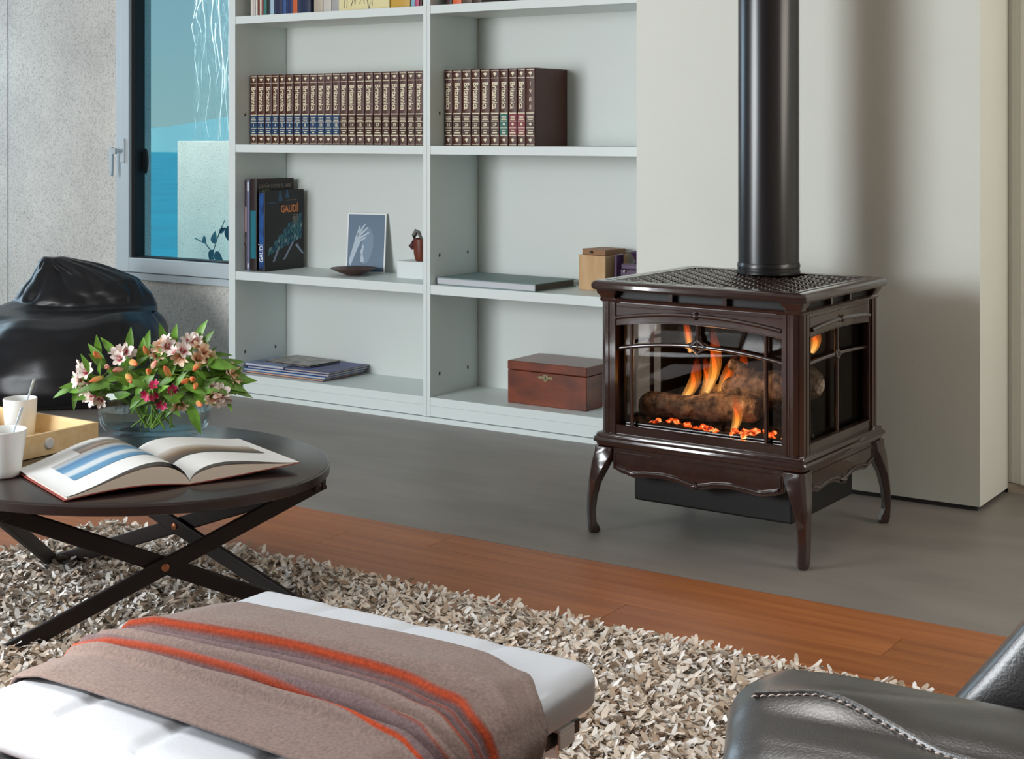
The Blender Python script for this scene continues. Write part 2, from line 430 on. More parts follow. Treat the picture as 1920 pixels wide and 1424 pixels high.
# ------------------------------------------------------------------ outside the window
M_water = mat('pool_water', (28, 150, 170), 0.5, vary=0.12, vscale=0.6, bump=0.1, bscale=3)
struct('terrace_ground', MB().box(-40, 5.08, -0.3, 20, 9.0, -0.1), mat('terrace_stone', (52, 190, 216), 0.5, spec=.2), smooth=False)
struct('water_lagoon', MB().box(-90, 9.0, -0.4, 40, 75, -0.16), M_water, smooth=False)
hl = MB(); xs = np.linspace(-110, 10, 90)
hl.strip([float(q) for q in xs], [-0.5] * 90, [2.0 + 0.5 * math.sin(q * 0.12) + 0.35 * math.sin(q * 0.31 + 1) for q in xs], 62, 66)
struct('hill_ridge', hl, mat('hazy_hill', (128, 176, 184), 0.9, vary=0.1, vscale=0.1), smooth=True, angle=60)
ft = thing('garden_fountain', 'pale concrete block outside the window with glistening streams of water above it', 'fountain', (-6.1, 6.8, 0))
obj('concrete_block', MB().box(-6.800, 6.5, -0.1, -5.2, 7.3, 1.036), M_conc, ft, smooth=False, bevel=0.006)
M_sheet = bpy.data.materials.new('water_sheet'); M_sheet.use_nodes = True
_n = M_sheet.node_tree.nodes; _l = M_sheet.node_tree.links; _p = _n['Principled BSDF']
_p.inputs['Base Color'].default_value = rgba((176, 206, 214)); _p.inputs['Roughness'].default_value = 0.15
_t = _n.new('ShaderNodeTexNoise'); _c = _n.new('ShaderNodeTexCoord'); _m = _n.new('ShaderNodeMapping'); _m.inputs['Scale'].default_value = (34, 34, 3.2)
_l.new(_c.outputs['Object'], _m.inputs[0]); _l.new(_m.outputs[0], _t.inputs['Vector']); _t.inputs['Detail'].default_value = 5
_r = _n.new('ShaderNodeMapRange'); _r.inputs['From Min'].default_value = 0.42; _r.inputs['From Max'].default_value = 0.75; _r.inputs['To Min'].default_value = 0.05; _r.inputs['To Max'].default_value = 0.75
_l.new(_t.outputs['Fac'], _r.inputs[0]); _l.new(_r.outputs[0], _p.inputs['Alpha'])
_b = _n.new('ShaderNodeBump'); _b.inputs['Strength'].default_value = 1.0; _b.inputs['Distance'].default_value = 0.03
_l.new(_t.outputs['Fac'], _b.inputs['Height']); _l.new(_b.outputs[0], _p.inputs['Normal'])
sh = MB()
sh.grid(lambda u, v: (-6.79 + 1.5 * u, 6.62 + 0.02 * math.sin(31 * u) + 0.015 * math.sin(17 * u + 5 * v), 1.04 + 1.9 * v), 60, 14)
obj('water_sheet', sh, M_sheet, ft)
M_strand = mat('bright_water', (245, 250, 250), 0.1, spec=0.8, bump=0.6, bscale=40, bstretch=(1, 1, 0.2))
srnd = random.Random(11)
for k, (px, zt, zb) in enumerate(((-6.735, 1.95, 1.62), (-6.70, 1.9, 1.70), (-6.575, 1.95, 1.42), (-6.545, 1.75, 1.38), (-6.515, 1.9, 1.05), (-6.50, 1.6, 1.06), (-6.455, 1.9, 1.1), (-6.43, 1.62, 1.25), (-6.41, 1.9, 1.5), (-6.375, 1.8, 1.2), (-6.72, 1.6, 1.1), (-6.66, 1.9, 1.4), (-6.62, 1.5, 1.06))):
    thin = 0.5 if k > 9 else 1.0
    n = 16; path = []; rr = []
    for i in range(n + 1):
        t = i / n; z = zt + (zb - zt) * t
        path.append((px + 0.010 * math.sin(7 * t + k) + srnd.uniform(-.004, .004), 6.585 + 0.01 * math.cos(5 * t + k), z))
        rr.append(thin * (0.0095 * (0.35 + 0.65 * abs(math.sin(4.3 * t * 3 + k * 1.7))) * (1 - 0.75 * t) + 0.0012))
    obj('water_strand', MB().tube(path, rr, 6, flat=0.5), M_strand, ft)
bq = thing('leafy_branch', 'small dark leafy twig in front of the concrete block outside the window', 'plant', (-5.72, 5.75, 0))
M_dleaf = mat('dark_teal_leaf', (36, 92, 112), 0.5)
tw = MB().tube([(-5.70, 5.75, -0.1), (-5.72, 5.75, 0.2), (-5.75, 5.75, 0.45), (-5.70, 5.75, 0.56), (-5.66, 5.75, 0.63)], [0.006, 0.005, 0.004, 0.003, 0.002], 6)
tw.tube([(-5.75, 5.75, 0.45), (-5.80, 5.75, 0.50), (-5.88, 5.75, 0.525)], 0.003, 6)
obj('stem', tw, M_dleaf, bq)
def leaf_geo(mb, base, d, L, Wd, up=(0, 0, 1), bend=0.2, n=6, a0=0.0, a1=1.0, fold=0.25):
    base, d, up = Vector(base), Vector(d).normalized(), Vector(up)
    s = d.cross(up)
    if s.length < 1e-3: s = d.cross(Vector((1, 0, 0)))
    s.normalize(); nrm = s.cross(d).normalized()
    vs = []; fs = []; at = []
    for i in range(n + 1):
        t = i / n; w = Wd * (math.sin(PI * t ** 0.75) ** 0.9 if 0 < t < 1 else 0.02)
        c = base + d * (L * t) - nrm * (bend * L * t * t)
        vs += [c - s * w / 2 + nrm * (fold * w / 2), c, c + s * w / 2 + nrm * (fold * w / 2)]; at += [a0 + (a1 - a0) * t] * 3
    for i in range(n):
        o = i * 3
        fs += [(o, o + 3, o + 4, o + 1), (o + 1, o + 4, o + 5, o + 2)]
    return mb.add(vs, fs, at)
for (p, d, L, w) in (((-5.735, 5.75, 0.50), (-0.1, 0, 1), 0.07, 0.045), ((-5.70, 5.75, 0.56), (0.7, 0, 0.5), 0.05, 0.03), ((-5.73, 5.75, 0.46), (0.5, -0.1, -0.5), 0.08, 0.05), ((-5.64, 5.75, 0.60), (0.3, 0, -1), 0.11, 0.06), ((-5.80, 5.75, 0.50), (-0.3, 0, 0.6), 0.05, 0.03), ((-5.74, 5.75, 0.47), (-0.4, -0.1, -0.7), 0.07, 0.045)):
    obj('leaf', leaf_geo(MB(), p, d, L, w, up=(0, -1, 0.1)), M_dleaf, bq)

# ------------------------------------------------------------------ bookcases
M_case = mat('white_lacquer', (222, 231, 229), 0.42, spec=0.45)
M_caseback = mat('white_back_panel', (216, 222, 218), 0.5)
YB0 = 4.556
SHELF = [(0.482, 0.517), (1.010, 1.043), (1.541, 1.573), (2.06, 2.092)]
def bookcase(x0, x1, tl, tr, label):
    t = thing('bookcase', label, 'bookcase', ((x0 + x1) / 2, YB0, 0), group='white bookcases along the back wall')
    obj('side_panel', MB().box(x0, YB0, 0.02, x0 + tl, 4.868, 2.35), M_case, t, smooth=False, bevel=0.0012)
    obj('side_panel', MB().box(x1 - tr, YB0, 0.02, x1, 4.868, 2.35), M_case, t, smooth=False, bevel=0.0012)
    obj('back_panel', MB().box(x0, 4.870, 0.02, x1, 4.877, 2.35), M_caseback, t, smooth=False)
    obj('top_panel', MB().box(x0 + tl, YB0, 2.317, x1 - tr, 4.868, 2.35), M_case, t, smooth=False)
    for a, b in SHELF:
        obj('shelf', MB().box(x0 + tl + .0005, YB0 + 0.001, a, x1 - tr - .0005, 4.869, b), M_case, t, smooth=False, bevel=0.0012)
    obj('bottom_shelf', MB().box(x0 + tl + .0005, YB0 + 0.001, 0.062, x1 - tr - .0005, 4.869, 0.093), M_case, t, smooth=False)
    obj('kick_board', MB().box(x0 + tl + .0005, YB0 + 0.001, 0.0215, x1 - tr - .0005, YB0 + 0.018, 0.0615), M_case, t, smooth=False)
    obj('toe_strip', MB().box(x0, YB0 - 0.004, 0.0, x1, YB0 + 0.016, 0.0185), M_case, t, smooth=False)
    pin = MB()
    for z in (0.17, 0.62, 1.16, 1.7):
        pin.box(x0 + tl, YB0 + 0.055, z, x0 + tl + 0.002, YB0 + 0.062, z + 0.012); pin.box(x0 + tl, YB0 + 0.24, z, x0 + tl + 0.002, YB0 + 0.247, z + 0.012)
    obj('shelf_pin', pin, M_dark, t, smooth=False, kind='stuff')
    return t
bookcase(-4.463, -3.4345, 0.037, 0.0165, 'white open bookcase beside the window, with magazines on its bottom shelf')
bookcase(-3.4335, -2.4235, 0.0165, 0.0165, 'white open bookcase behind the stove, with a wooden chest on its bottom shelf')

# ------------------------------------------------------------------ encyclopedia volumes
M_bind = mat('brown_leatherette', (82, 46, 34), 0.42, vary=0.1, vscale=60, bump=0.15, bscale=300)
M_page = mat('book_pages', (226, 214, 190), 0.7)
M_gilt = mat('gilt_tooling', (236, 226, 196), 0.35, spec=0.6)
M_navy = mat('navy_label', (28, 66, 104), 0.45)
M_brownlab = mat('brown_label', (72, 42, 32), 0.45)
M_green = mat('green_label', (32, 104, 96), 0.45)
M_red = mat('dark_red_label', (128, 36, 48), 0.45)
BW, BH, BD = 0.0405, 0.288, 0.225
def spine_poly(w, d, r=0.006):
    return [(-w / 2, d), (-w / 2, r), (-w / 2 + r * .3, r * .3), (-w / 2 + r, 0), (w / 2 - r, 0), (w / 2 - r * .3, r * .3), (w / 2, r), (w / 2, d)]
def book_meshes():
    w = BW - 0.0012
    b = MB()
    sp = spine_poly(w, 0.012)
    b.prism(sp, 0.0, BH, 'z')
    b.box(-w / 2, 0.012, 0, -w / 2 + 0.003, BD, BH); b.box(w / 2 - 0.003, 0.012, 0, w / 2, BD, BH)
    me_b = make_mesh('binding', b, M_bind)
    me_p = make_mesh('page_block', MB().box(-w / 2 + 0.0032, 0.0122, 0.004, w / 2 - 0.0032, BD - 0.005, BH - 0.004), M_page, smooth=False)
    g = MB(); Y = -0.0005; hw = w / 2 - 0.0035
    def band(f, th): g.box(-hw, Y, BH * (1 - f) - th / 2, hw, 0.0005, BH * (1 - f) + th / 2)
    for f, th in ((.024, .0018), (.122, .0022), (.577, .0034), (.683, .0018), (.767, .0018), (.868, .0034), (.985, .0018)): band(f, th)
    for f in (.070, .927):
        z = BH * (1 - f)
        pts = [(0, -.009), (.003, -.003), (.0072, .0005), (.0065, .005), (.0030, .0045), (0, .008), (-.0030, .0045), (-.0065, .005), (-.0072, .0005), (-.003, -.003)]
        g.prism([(p[0], p[1] + z) for p in pts], Y, 0.0005, 'y')
    me_g = make_mesh('gilt_tooling', g, M_gilt, smooth=False)
    t = MB(); put_text(t, 'Britannica', 0.0315, (-0.001, Y, BH * 0.652), (0, 0, -1), (1, 0, 0), sx=0.80, bold=0.0007)
    me_t = make_mesh('spine_title', t, M_gilt, smooth=False)
    labs = {}
    for nm, m in (('navy', M_navy), ('brown', M_brownlab), ('green', M_green), ('red', M_red)):
        labs[nm] = make_mesh('spine_label', MB().box(-w / 2 + 0.002, -0.0002, BH * (1 - .862), w / 2 - 0.002, 0.0005, BH * (1 - .585)), m, smooth=False)
    return me_b, me_p, me_g, me_t, labs
ME_B, ME_P, ME_G, ME_T, LABS = book_meshes()
def volume(x, y, z, w, num, lab, label, group, title=None, mark=False, sub=None):
    o = thing('encyclopedia_volume', label, 'book', (x, y, z), group=group)
    o.scale = (w / BW, 1, 1)
    link('binding', ME_B, o, world=False); link('page_block', ME_P, o, world=False)
    link('gilt_tooling', ME_G, o, world=False, kind='stuff'); link('spine_label', LABS[lab], o, world=False, label=lab + ' spine label')
    if title is None: link('spine_title', ME_T, o, world=False)
    else:
        t = MB()
        for i, ch in enumerate(title): put_text(t, ch, 0.022, (0, -0.0005, BH * (0.795 - 0.1 * i)), (1, 0, 0), (0, 0, 1))
        obj('spine_title', t, M_gilt, o, world=False, smooth=False)
    l = MB(); yy = -0.0006
    lr = random.Random(hash(str(num)) % 999 if not isinstance(num, int) else num)
    for f, k in ((.622, 3), (.642, 2), (.662, 3)):
        ww = lr.uniform(.009, .014); l.box(-ww, yy, BH * (1 - f) - .0012, ww, 0.0003, BH * (1 - f) + .0012)
    for f in (.803, .833):
        ww = lr.uniform(.006, .014); l.box(-ww, yy, BH * (1 - f) - .0019, ww, 0.0003, BH * (1 - f) + .0019)
    if mark:
        zz = BH * (1 - .722)
        l.prism([(p[0] * .8, p[1] * .8 + zz) for p in [(0, -.009), (.003, -.003), (.0072, .0005), (.0065, .005), (.0030, .0045), (0, .008), (-.0030, .0045), (-.0065, .005), (-.0072, .0005), (-.003, -.003)]], yy, 0.0003, 'y')
    else:
        put_text(l, str(num), 0.0165, (0, yy, BH * (1 - .726)), (1, 0, 0), (0, 0, 1), bold=0.0004)
    obj('volume_lettering', l, M_gilt, o, world=False, smooth=False, kind='stuff')
    return o
XL = [-4.4225, -4.381, -4.338, -4.299, -4.26, -4.223, -4.179, -4.137, -4.094, -4.052, -4.012, -3.972, -3.932, -3.891, -3.849, -3.805, -3.761, -3.717, -3.676, -3.633, -3.593, -3.554, -3.513]
ORD = 'first second third fourth fifth sixth seventh eighth ninth tenth eleventh twelfth thirteenth fourteenth fifteenth sixteenth seventeenth eighteenth nineteenth twentieth twenty-first last'.split()
for i in range(22):
    lab = 'navy' if i < 12 else 'brown'
    volume((XL[i] + XL[i + 1]) / 2, 4.640, 1.0432, XL[i + 1] - XL[i], i + 1, lab,
           '%s encyclopedia volume from the window end of the long row, with a %s spine label' % (ORD[i], lab), 'encyclopedia volumes in the row beside the window')
XR = [-3.4145, -3.376, -3.332, -3.288, -3.247, -3.202, -3.159, -3.12, -3.081, -3.043, -3.002]
for i in range(10):
    nm = [24, 25, 26, 27, 28, 29, 'g', 'A-K', 'L-Z', 'y'][i]; lab = ['brown'] * 6 + ['green', 'red', 'red', 'brown']
    if isinstance(nm, int): lb = '%s brown encyclopedia volume from the window end of the shorter row' % ORD[i]
    else: lb = {'g': 'brown encyclopedia volume with the only green spine label', 'A-K': 'brown encyclopedia volume with red spine label, next to the green-labelled one',
                'L-Z': 'brown encyclopedia volume with red spine label, next to the 1985 yearbook', 'y': 'brown yearbook with 1985 down its spine, its wide cover showing at the row end'}[nm]
    volume((XR[i] + XR[i + 1]) / 2, 4.642, 1.0432, XR[i + 1] - XR[i], nm, lab[i], lb, 'encyclopedia volumes in the shorter row', title='1985' if nm == 'y' else None, mark=not isinstance(nm, int))

# ------------------------------------------------------------------ other books
def hard_book(name, x0, x1, y0, z0, h, d, m, label, group, cat='book', pages=M_page, th=0.0025):
    o = thing(name, label, cat, ((x0 + x1) / 2, y0, z0), group=group)
    b = MB(); b.prism([(p[0] + (x0 + x1) / 2, p[1] + y0) for p in spine_poly(x1 - x0 - 0.0008, 0.006, 0.002)], z0, z0 + h, 'z')
    a = (x1 - x0 - 0.0008) / 2; c = (x0 + x1) / 2; th = min(th, a * 0.4)
    b.box(c - a, y0 + 0.006, z0, c - a + th, y0 + d, z0 + h); b.box(c + a - th, y0 + 0.006, z0, c + a, y0 + d, z0 + h)
    obj('cover', b, m, o)
    obj('page_block', MB().box(c - a + th + .0002, y0 + 0.0062, z0 + .003, c + a - th - .0002, y0 + d - .004, z0 + h - .003), pages, o, smooth=False)
    return o
def bm_(nm, c, **k): return mat(nm, c, k.pop('rough', 0.45), **k)
gt = 'books on the top shelf of the bookcase beside the window'
ztop = 1.5732
for (a, b, c, h, nm, lb) in (
    (-4.381, -4.368, (224, 216, 206), .23, 'book', 'thin cream book at the window end of the top shelf'),
    (-4.367, -4.353, (206, 200, 196), .25, 'book', 'pale grey book second on the top shelf'),
    (-4.352, -4.342, (236, 232, 224), .24, 'book', 'white book against the rust brown one on the top shelf'),
    (-4.341, -4.331, (120, 62, 40), .22, 'book', 'narrow rust brown book on the top shelf'),
    (-4.330, -4.319, (232, 224, 206), .24, 'book', 'ivory book beside the rust brown one on the top shelf'),
    (-4.318, -4.310, (168, 62, 60), .25, 'book', 'very thin red book on the top shelf'),
    (-4.309, -4.291, (58, 128, 120), .24, 'book', 'teal green book on the top shelf'),
    (-4.290, -4.272, (34, 40, 38), .26, 'book', 'black book beside the teal one on the top shelf'),
    (-4.271, -4.251, (168, 196, 214), .25, 'book', 'light blue book on the top shelf'),
    (-4.249, -4.206, (36, 40, 74), .24, 'book', 'thick dark indigo book on the top shelf'),
    (-4.205, -4.184, (52, 84, 140), .24, 'book', 'mid blue book on the top shelf'),
    (-4.183, -4.148, (26, 42, 92), .26, 'book', 'thick navy book before the orange one on the top shelf'),
    (-4.147, -4.123, (206, 92, 40), .25, 'book', 'orange book on the top shelf beside the window'),
    (-4.122, -4.052, (24, 36, 70), .25, 'book', 'widest navy book after the orange one on the top shelf')):
    hard_book(nm, a, b, 4.600, ztop, h, 0.2, bm_('book_cover', c), lb, gt)
for (a, b, c, h, lb) in ((-4.048, -4.000, (190, 178, 160), .2, 'beige book beside the widest navy one on the top shelf'), (-3.998, -3.955, (204, 198, 188), .22, 'pale stone coloured book on the top shelf'), (-3.953, -3.912, (168, 166, 164), .22, 'grey book before the cream box on the top shelf')):
    hard_book('book', a, b, 4.615, ztop, h, 0.18, bm_('book_cover', c), lb, gt)
t = thing('card_box', 'cream box with black handwriting on the top shelf', 'box', (-3.78, 4.6, ztop))
obj('body', MB().box(-3.908, 4.605, ztop, -3.652, 4.78, ztop + 0.16), bm_('cream_card', (226, 214, 164), rough=0.6), t, smooth=False, bevel=0.002)
sc = MB()
for (x, z, pts) in ((-3.88, .04, [(0, 0), (0, .05)]), (-3.866, .04, [(0, 0), (.002, .05), (.012, .05)]), (-3.845, .045, [(0, 0), (.02, .05)]), (-3.83, .05, [(0, .05), (.006, 0), (.014, .045)]), (-3.80, .055, [(0, 0), (.012, .04), (.024, 0)]), (-3.765, .03, [(0, .05), (.012, 0), (.018, .03)]), (-3.74, .04, [(0, .04), (.004, .005)])):
    sc.tube([(x + p[0], 4.6045, ztop + z - .028 + p[1]) for p in pts], 0.0012, 5)
obj('handwriting', sc, bm_('black_ink', (40, 40, 40)), t)
for (a, b, c, h, lb) in ((-3.650, -3.553, (200, 158, 62), .2, 'wide ochre yellow book after the cream box'), (-3.550, -3.530, (132, 176, 196), .21, 'pale blue book with a pink spot on the top shelf'), (-3.528, -3.509, (196, 84, 118), .21, 'pink book on the top shelf'), (-3.507, -3.496, (92, 58, 52), .22, 'dark maroon book'), (-3.494, -3.470, (52, 30, 30), .22, 'black brown book at the stove end of the top shelf')):
    if 'dark maroon' in lb: lb = 'dark maroon book between pink and black brown ones on the top shelf'
    hard_book('book', a, b, 4.608, ztop, h, 0.18, bm_('book_cover', c), lb, gt)
g2 = 'books on the top shelf behind the stove'
for (a, b, c, h, lb) in ((-3.385, -3.356, (58, 34, 34), .22, 'dark brown book beside the bright orange one'), (-3.354, -3.312, (232, 106, 58), .24, 'bright orange book on the top shelf behind the stove'), (-3.310, -3.262, (96, 78, 66), .22, 'grey brown book after the bright orange one'), (-3.260, -3.219, (78, 58, 48), .23, 'last brown book of the short top row behind the stove')):
    hard_book('book', a, b, 4.612, ztop, h, 0.18, bm_('book_cover', c), lb, g2)
# large picture books on the middle shelf
zs = 0.5172
gp = 'large picture books standing beside the window'
b1 = hard_book('picture_book', -4.4255, -4.412, 4.612, zs, 0.375, 0.235, bm_('dark_spine', (62, 50, 62)), 'tall dark picture book with pale pink lettering, nearest the bookcase side', gp)
m = MB(); put_text(m, 'EL ARTE', 0.009, (-4.4187, 4.6113, zs + .12), (0, 0, -1), (1, 0, 0)); m.box(-4.4225, 4.6113, zs + .16, -4.4148, 4.6125, zs + .265); obj('spine_lettering', m, bm_('pale_pink', (196, 160, 172)), b1, smooth=False)
b2 = hard_book('picture_book', -4.4112, -4.396, 4.610, zs, 0.376, 0.235, bm_('slate_spine', (112, 118, 150)), 'tall slate blue picture book with a pale top, second from the bookcase side', gp)
m = MB(); m.box(-4.409, 4.6093, zs + .33, -4.398, 4.6105, zs + .368); m.box(-4.408, 4.6093, zs + .012, -4.399, 4.6105, zs + .03); obj('spine_block', m, bm_('pale_grey_block', (196, 206, 214)), b2, smooth=False)
b3 = hard_book('picture_book', -4.3955, -4.3585, 4.612, zs, 0.381, 0.228, bm_('black_brown_cover', (46, 34, 32)), 'tallest picture book, black brown with pale capitals across the cover top', gp)
m = MB(); put_text(m, 'ESPAÑA DESDE EL AIRE', 0.0225, (-4.3582, 4.725, zs + .349), (0, 1, 0), (0, 0, 1), sx=0.86); obj('cover_title', m, bm_('pale_title', (168, 160, 150)), b3, smooth=False)
m = MB(); m.box(-4.392, 4.6113, zs + .05, -4.362, 4.6125, zs + .25); obj('spine_block', m, bm_('teal_spine', (32, 116, 132)), b3, smooth=False)
m = MB(); m.box(-4.3584, 4.642, zs + .331, -4.3580, 4.69, zs + .336); obj('cover_print', m, bm_('green_fields', (96, 150, 60)), b3, smooth=False)
b4 = hard_book('picture_book', -4.3575, -4.3425, 4.635, zs, 0.330, 0.248, bm_('grey_photo_cover', (70, 78, 92), vary=0.6, vscale=30), 'grey photographic picture book showing behind the blue spined one', gp)
b5 = hard_book('picture_book', -4.3415, -4.3065, 4.606, zs, 0.334, 0.240, bm_('black_cover', (34, 32, 36)), 'front picture book with orange GAUDÍ title and blue spine', gp)
m = MB(); m.box(-4.337, 4.6050, zs + .012, -4.312, 4.6062, zs + .325); obj('spine_photo', m, bm_('blue_spine_photo', (34, 78, 140), vary=0.5, vscale=26), b5, smooth=False, kind='stuff')
m = MB(); put_text(m, 'GAUDÍ', 0.030, (-4.3245, 4.6046, zs + .075), (0, 0, 1), (-1, 0, 0), sx=0.8, bold=0.0004); obj('spine_title', m, bm_('white_title', (236, 236, 236)), b5, smooth=False, kind='stuff')
m = MB(); put_text(m, 'GAUDÍ', 0.043, (-4.3062, 4.755, zs + .253), (0, 1, 0), (0, 0, 1), sx=0.80, bold=0.001); obj('cover_title', m, bm_('orange_title', (240, 148, 84)), b5, smooth=False, kind='stuff')
m = MB()
for k in range(6): m.box(-4.3063, 4.772 + .004 * (k % 2), zs + .226 - .007 * k, -4.3059, 4.812, zs + .229 - .007 * k)
m.box(-4.3063, 4.735, zs + .289, -4.3059, 4.80, zs + .292)
obj('cover_small_print', m, bm_('dim_print', (140, 120, 96)), b5, smooth=False)
# roof scales photographed on the cover: rows of teal tiles in perspective
tl = [MB() for _ in range(3)]
srn = random.Random(5)
for r in range(7):
    for k in range(11):
        yy = 4.632 + .019 * k + .006 * (r % 2); zz = zs + .070 + .0150 * r + (yy - 4.63) * 0.32
        if r > 1 + (yy - 4.63) / .03: continue
        ww, hh = .0095, .0078
        sl = .005
        tl[srn.choice((0, 1, 1, 2))].prism([(yy - ww, zz - hh), (yy + ww * .7, zz - hh + sl), (yy + ww, zz + hh + sl), (yy - ww * .6, zz + hh)], -4.3064, -4.3060, 'x')
for q, c in zip(tl, ((30, 82, 110), (56, 118, 132), (120, 156, 164))): obj('cover_photo', q, bm_('cover_tile', c), b5, smooth=False, kind='stuff')
m = MB()
for (a, b, c, d) in ((4.652, .035, 4.690, .105), (4.715, .04, 4.775, .118), (4.79, .10, 4.835, .06)):
    m.add([(-4.3062, a, zs + b), (-4.3062, a + .014, zs + b + .004), (-4.3062, c + .012, zs + d), (-4.3062, c, zs + d)], [(0, 1, 2, 3)])
obj('cover_photo', m, bm_('cover_pale_shape', (150, 164, 190)), b5, smooth=False, kind='stuff')
m = MB()
for (a, z, w_, h_) in ((4.70, .288, .016, .042), (4.742, .30, .013, .034), (4.65, .28, .03, .006)):
    m.add([(-4.3063, a - w_, zs + z), (-4.3063, a + w_, zs + z), (-4.3063, a + w_ * .3, zs + z + h_), (-4.3063, a - w_ * .5, zs + z + h_)], [(0, 1, 2, 3)])
obj('cover_photo', m, bm_('cover_blue_shape', (48, 84, 116)), b5, smooth=False, kind='stuff')

# ------------------------------------------------------------------ photo card, dish, small pot on a block
pc = thing('photo_card', 'framed blue-grey photograph of a hand over a face, leaning on the shelf back', 'picture', (-3.93, 4.79, zs))
cA, cB = Vector((-4.010, 4.768, zs + 0.001)), Vector((-3.842, 4.812, zs + 0.001))
ex = (cB - cA).normalized(); cw = (cB - cA).length; back = Vector((-ex.y, ex.x, 0)); CH = 0.246
ez = (Vector((0, 0, 1)) * 0.975 + back * 0.20 - ex * 0.05).normalized(); en = ex.cross(ez).normalized()
def onc(u, v, o=0.0): return cA + ex * u + ez * v + en * o
def cprism(mb, poly, o0, o1):
    n = len(poly); vs = [onc(p[0], p[1], o0) for p in poly] + [onc(p[0], p[1], o1) for p in poly]
    return mb.add(vs, [tuple(range(n)), tuple(reversed(range(n, 2 * n)))] + [(j, (j + 1) % n, (j + 1) % n + n, j + n) for j in range(n)])
obj('mount', cprism(MB(), [(0, 0), (cw, 0), (cw, CH), (0, CH)], 0, -0.004), bm_('white_card', (236, 238, 238)), pc, smooth=False)
bd = 0.0055
obj('print', cprism(MB(), [(bd, bd), (cw - bd, bd), (cw - bd, CH - bd), (bd, CH - bd)], 0.0005, 0.0), bm_('blue_grey_print', (78, 106, 132)), pc, smooth=False)
M_lp = bm_('pale_print', (172, 190, 204)); M_mp = bm_('mid_print', (104, 132, 156))
a = MB()
cprism(a, [(.012, .045), (.020, .025), (.034, .06), (.052, .105), (.062, .125), (.050, .150), (.038, .140), (.030, .11)], .0009, .0004)
obj('printed_arm', a, M_lp, pc, smooth=False)
a = MB()
for (p, q, w_) in (((.040, .135), (.058, .192), .010), ((.046, .150), (.080, .200), .010), ((.050, .148), (.092, .186), .0105), ((.054, .140), (.098, .166), .010), ((.054, .128), (.086, .146), .010)):
    d = Vector((q[0] - p[0], q[1] - p[1], 0)); s = Vector((-d.y, d.x, 0)).normalized() * w_ / 2
    cprism(a, [(p[0] + s.x, p[1] + s.y), (p[0] - s.x, p[1] - s.y), (q[0] - s.x * .6, q[1] - s.y * .6), (q[0] + d.x * .05, q[1] + d.y * .05), (q[0] + s.x * .6, q[1] + s.y * .6)], .0010 + .0001 * w_, .0004)
obj('printed_hand', a, M_lp, pc, smooth=False)
a = MB()
cprism(a, [(.068, .045), (.082, .036), (.098, .045), (.110, .07), (.120, .11), (.118, .155), (.100, .190), (.070, .150), (.068, .1), (.062, .085), (.067, .075), (.064, .06)], .0007, .0003)
obj('printed_face', a, M_mp, pc, smooth=False)
a = MB(); cprism(a, [(.066, .045), (.078, .040), (.080, .055), (.074, .075), (.078, .11), (.070, .12), (.068, .1), (.062, .085), (.067, .075), (.064, .06)], .0009, .0003)
obj('printed_profile', a, M_lp, pc, smooth=False)
M_dbrown = mat('dark_brown_wood', (88, 58, 44), 0.4, vary=0.15, vscale=20, vstretch=(1, 1, 6))
ds = thing('small_dish', 'shallow dark brown wooden dish in front of the photograph', 'dish', (-3.905, 4.70, zs))
obj('bowl', MB().lathe([(0.0001, 0), (0.028, 0.0), (0.030, 0.003), (0.060, 0.014), (0.090, 0.0275), (0.093, 0.030), (0.090, 0.0305), (0.060, 0.019), (0.028, 0.009), (0.0001, 0.008)], 40, (-3.905, 4.69, zs)), M_dbrown, ds)
wbk = thing('white_block', 'white square plinth under the small brown pot', 'block', (-3.62, 4.75, zs))
obj('body', MB().box(-3.690, 4.70, zs, -3.56, 4.82, zs + 0.068), bm_('white_block_paint', (222, 228, 226)), wbk, smooth=False, bevel=0.002)
bp = thing('carved_pot', 'reddish brown carved pot with a grey curled top on a white block', 'pot', (-3.61, 4.755, zs + .068))
zp = zs + 0.0685
obj('body', MB().lathe([(0.0001, 0), (0.026, 0), (0.030, 0.01), (0.034, 0.03), (0.036, 0.06), (0.037, 0.085), (0.033, 0.088), (0.030, 0.06), (0.0001, 0.05)], 24, (-3.605, 4.755, zp)), mat('red_brown_clay', (104, 50, 34), 0.4, vary=0.15, vscale=30), bp)
kn = MB(); kn.tube([(-3.636, 4.735, zp + .045), (-3.640, 4.73, zp + .06), (-3.636, 4.735, zp + .075)], [0.006, 0.013, 0.006], 10)
obj('carved_knob', kn, mat('plum_brown', (98, 62, 66), 0.35), bp)
hn = MB(); hn.tube([(-3.640, 4.745, zp + .07), (-3.638, 4.745, zp + .10), (-3.630, 4.748, zp + .118), (-3.620, 4.75, zp + .112), (-3.612, 4.752, zp + .095), (-3.603, 4.754, zp + .084)], [0.010, .010, .009, .008, .006, .004], 10)
obj('curled_top', hn, mat('grey_horn', (108, 106, 100), 0.4), bp)

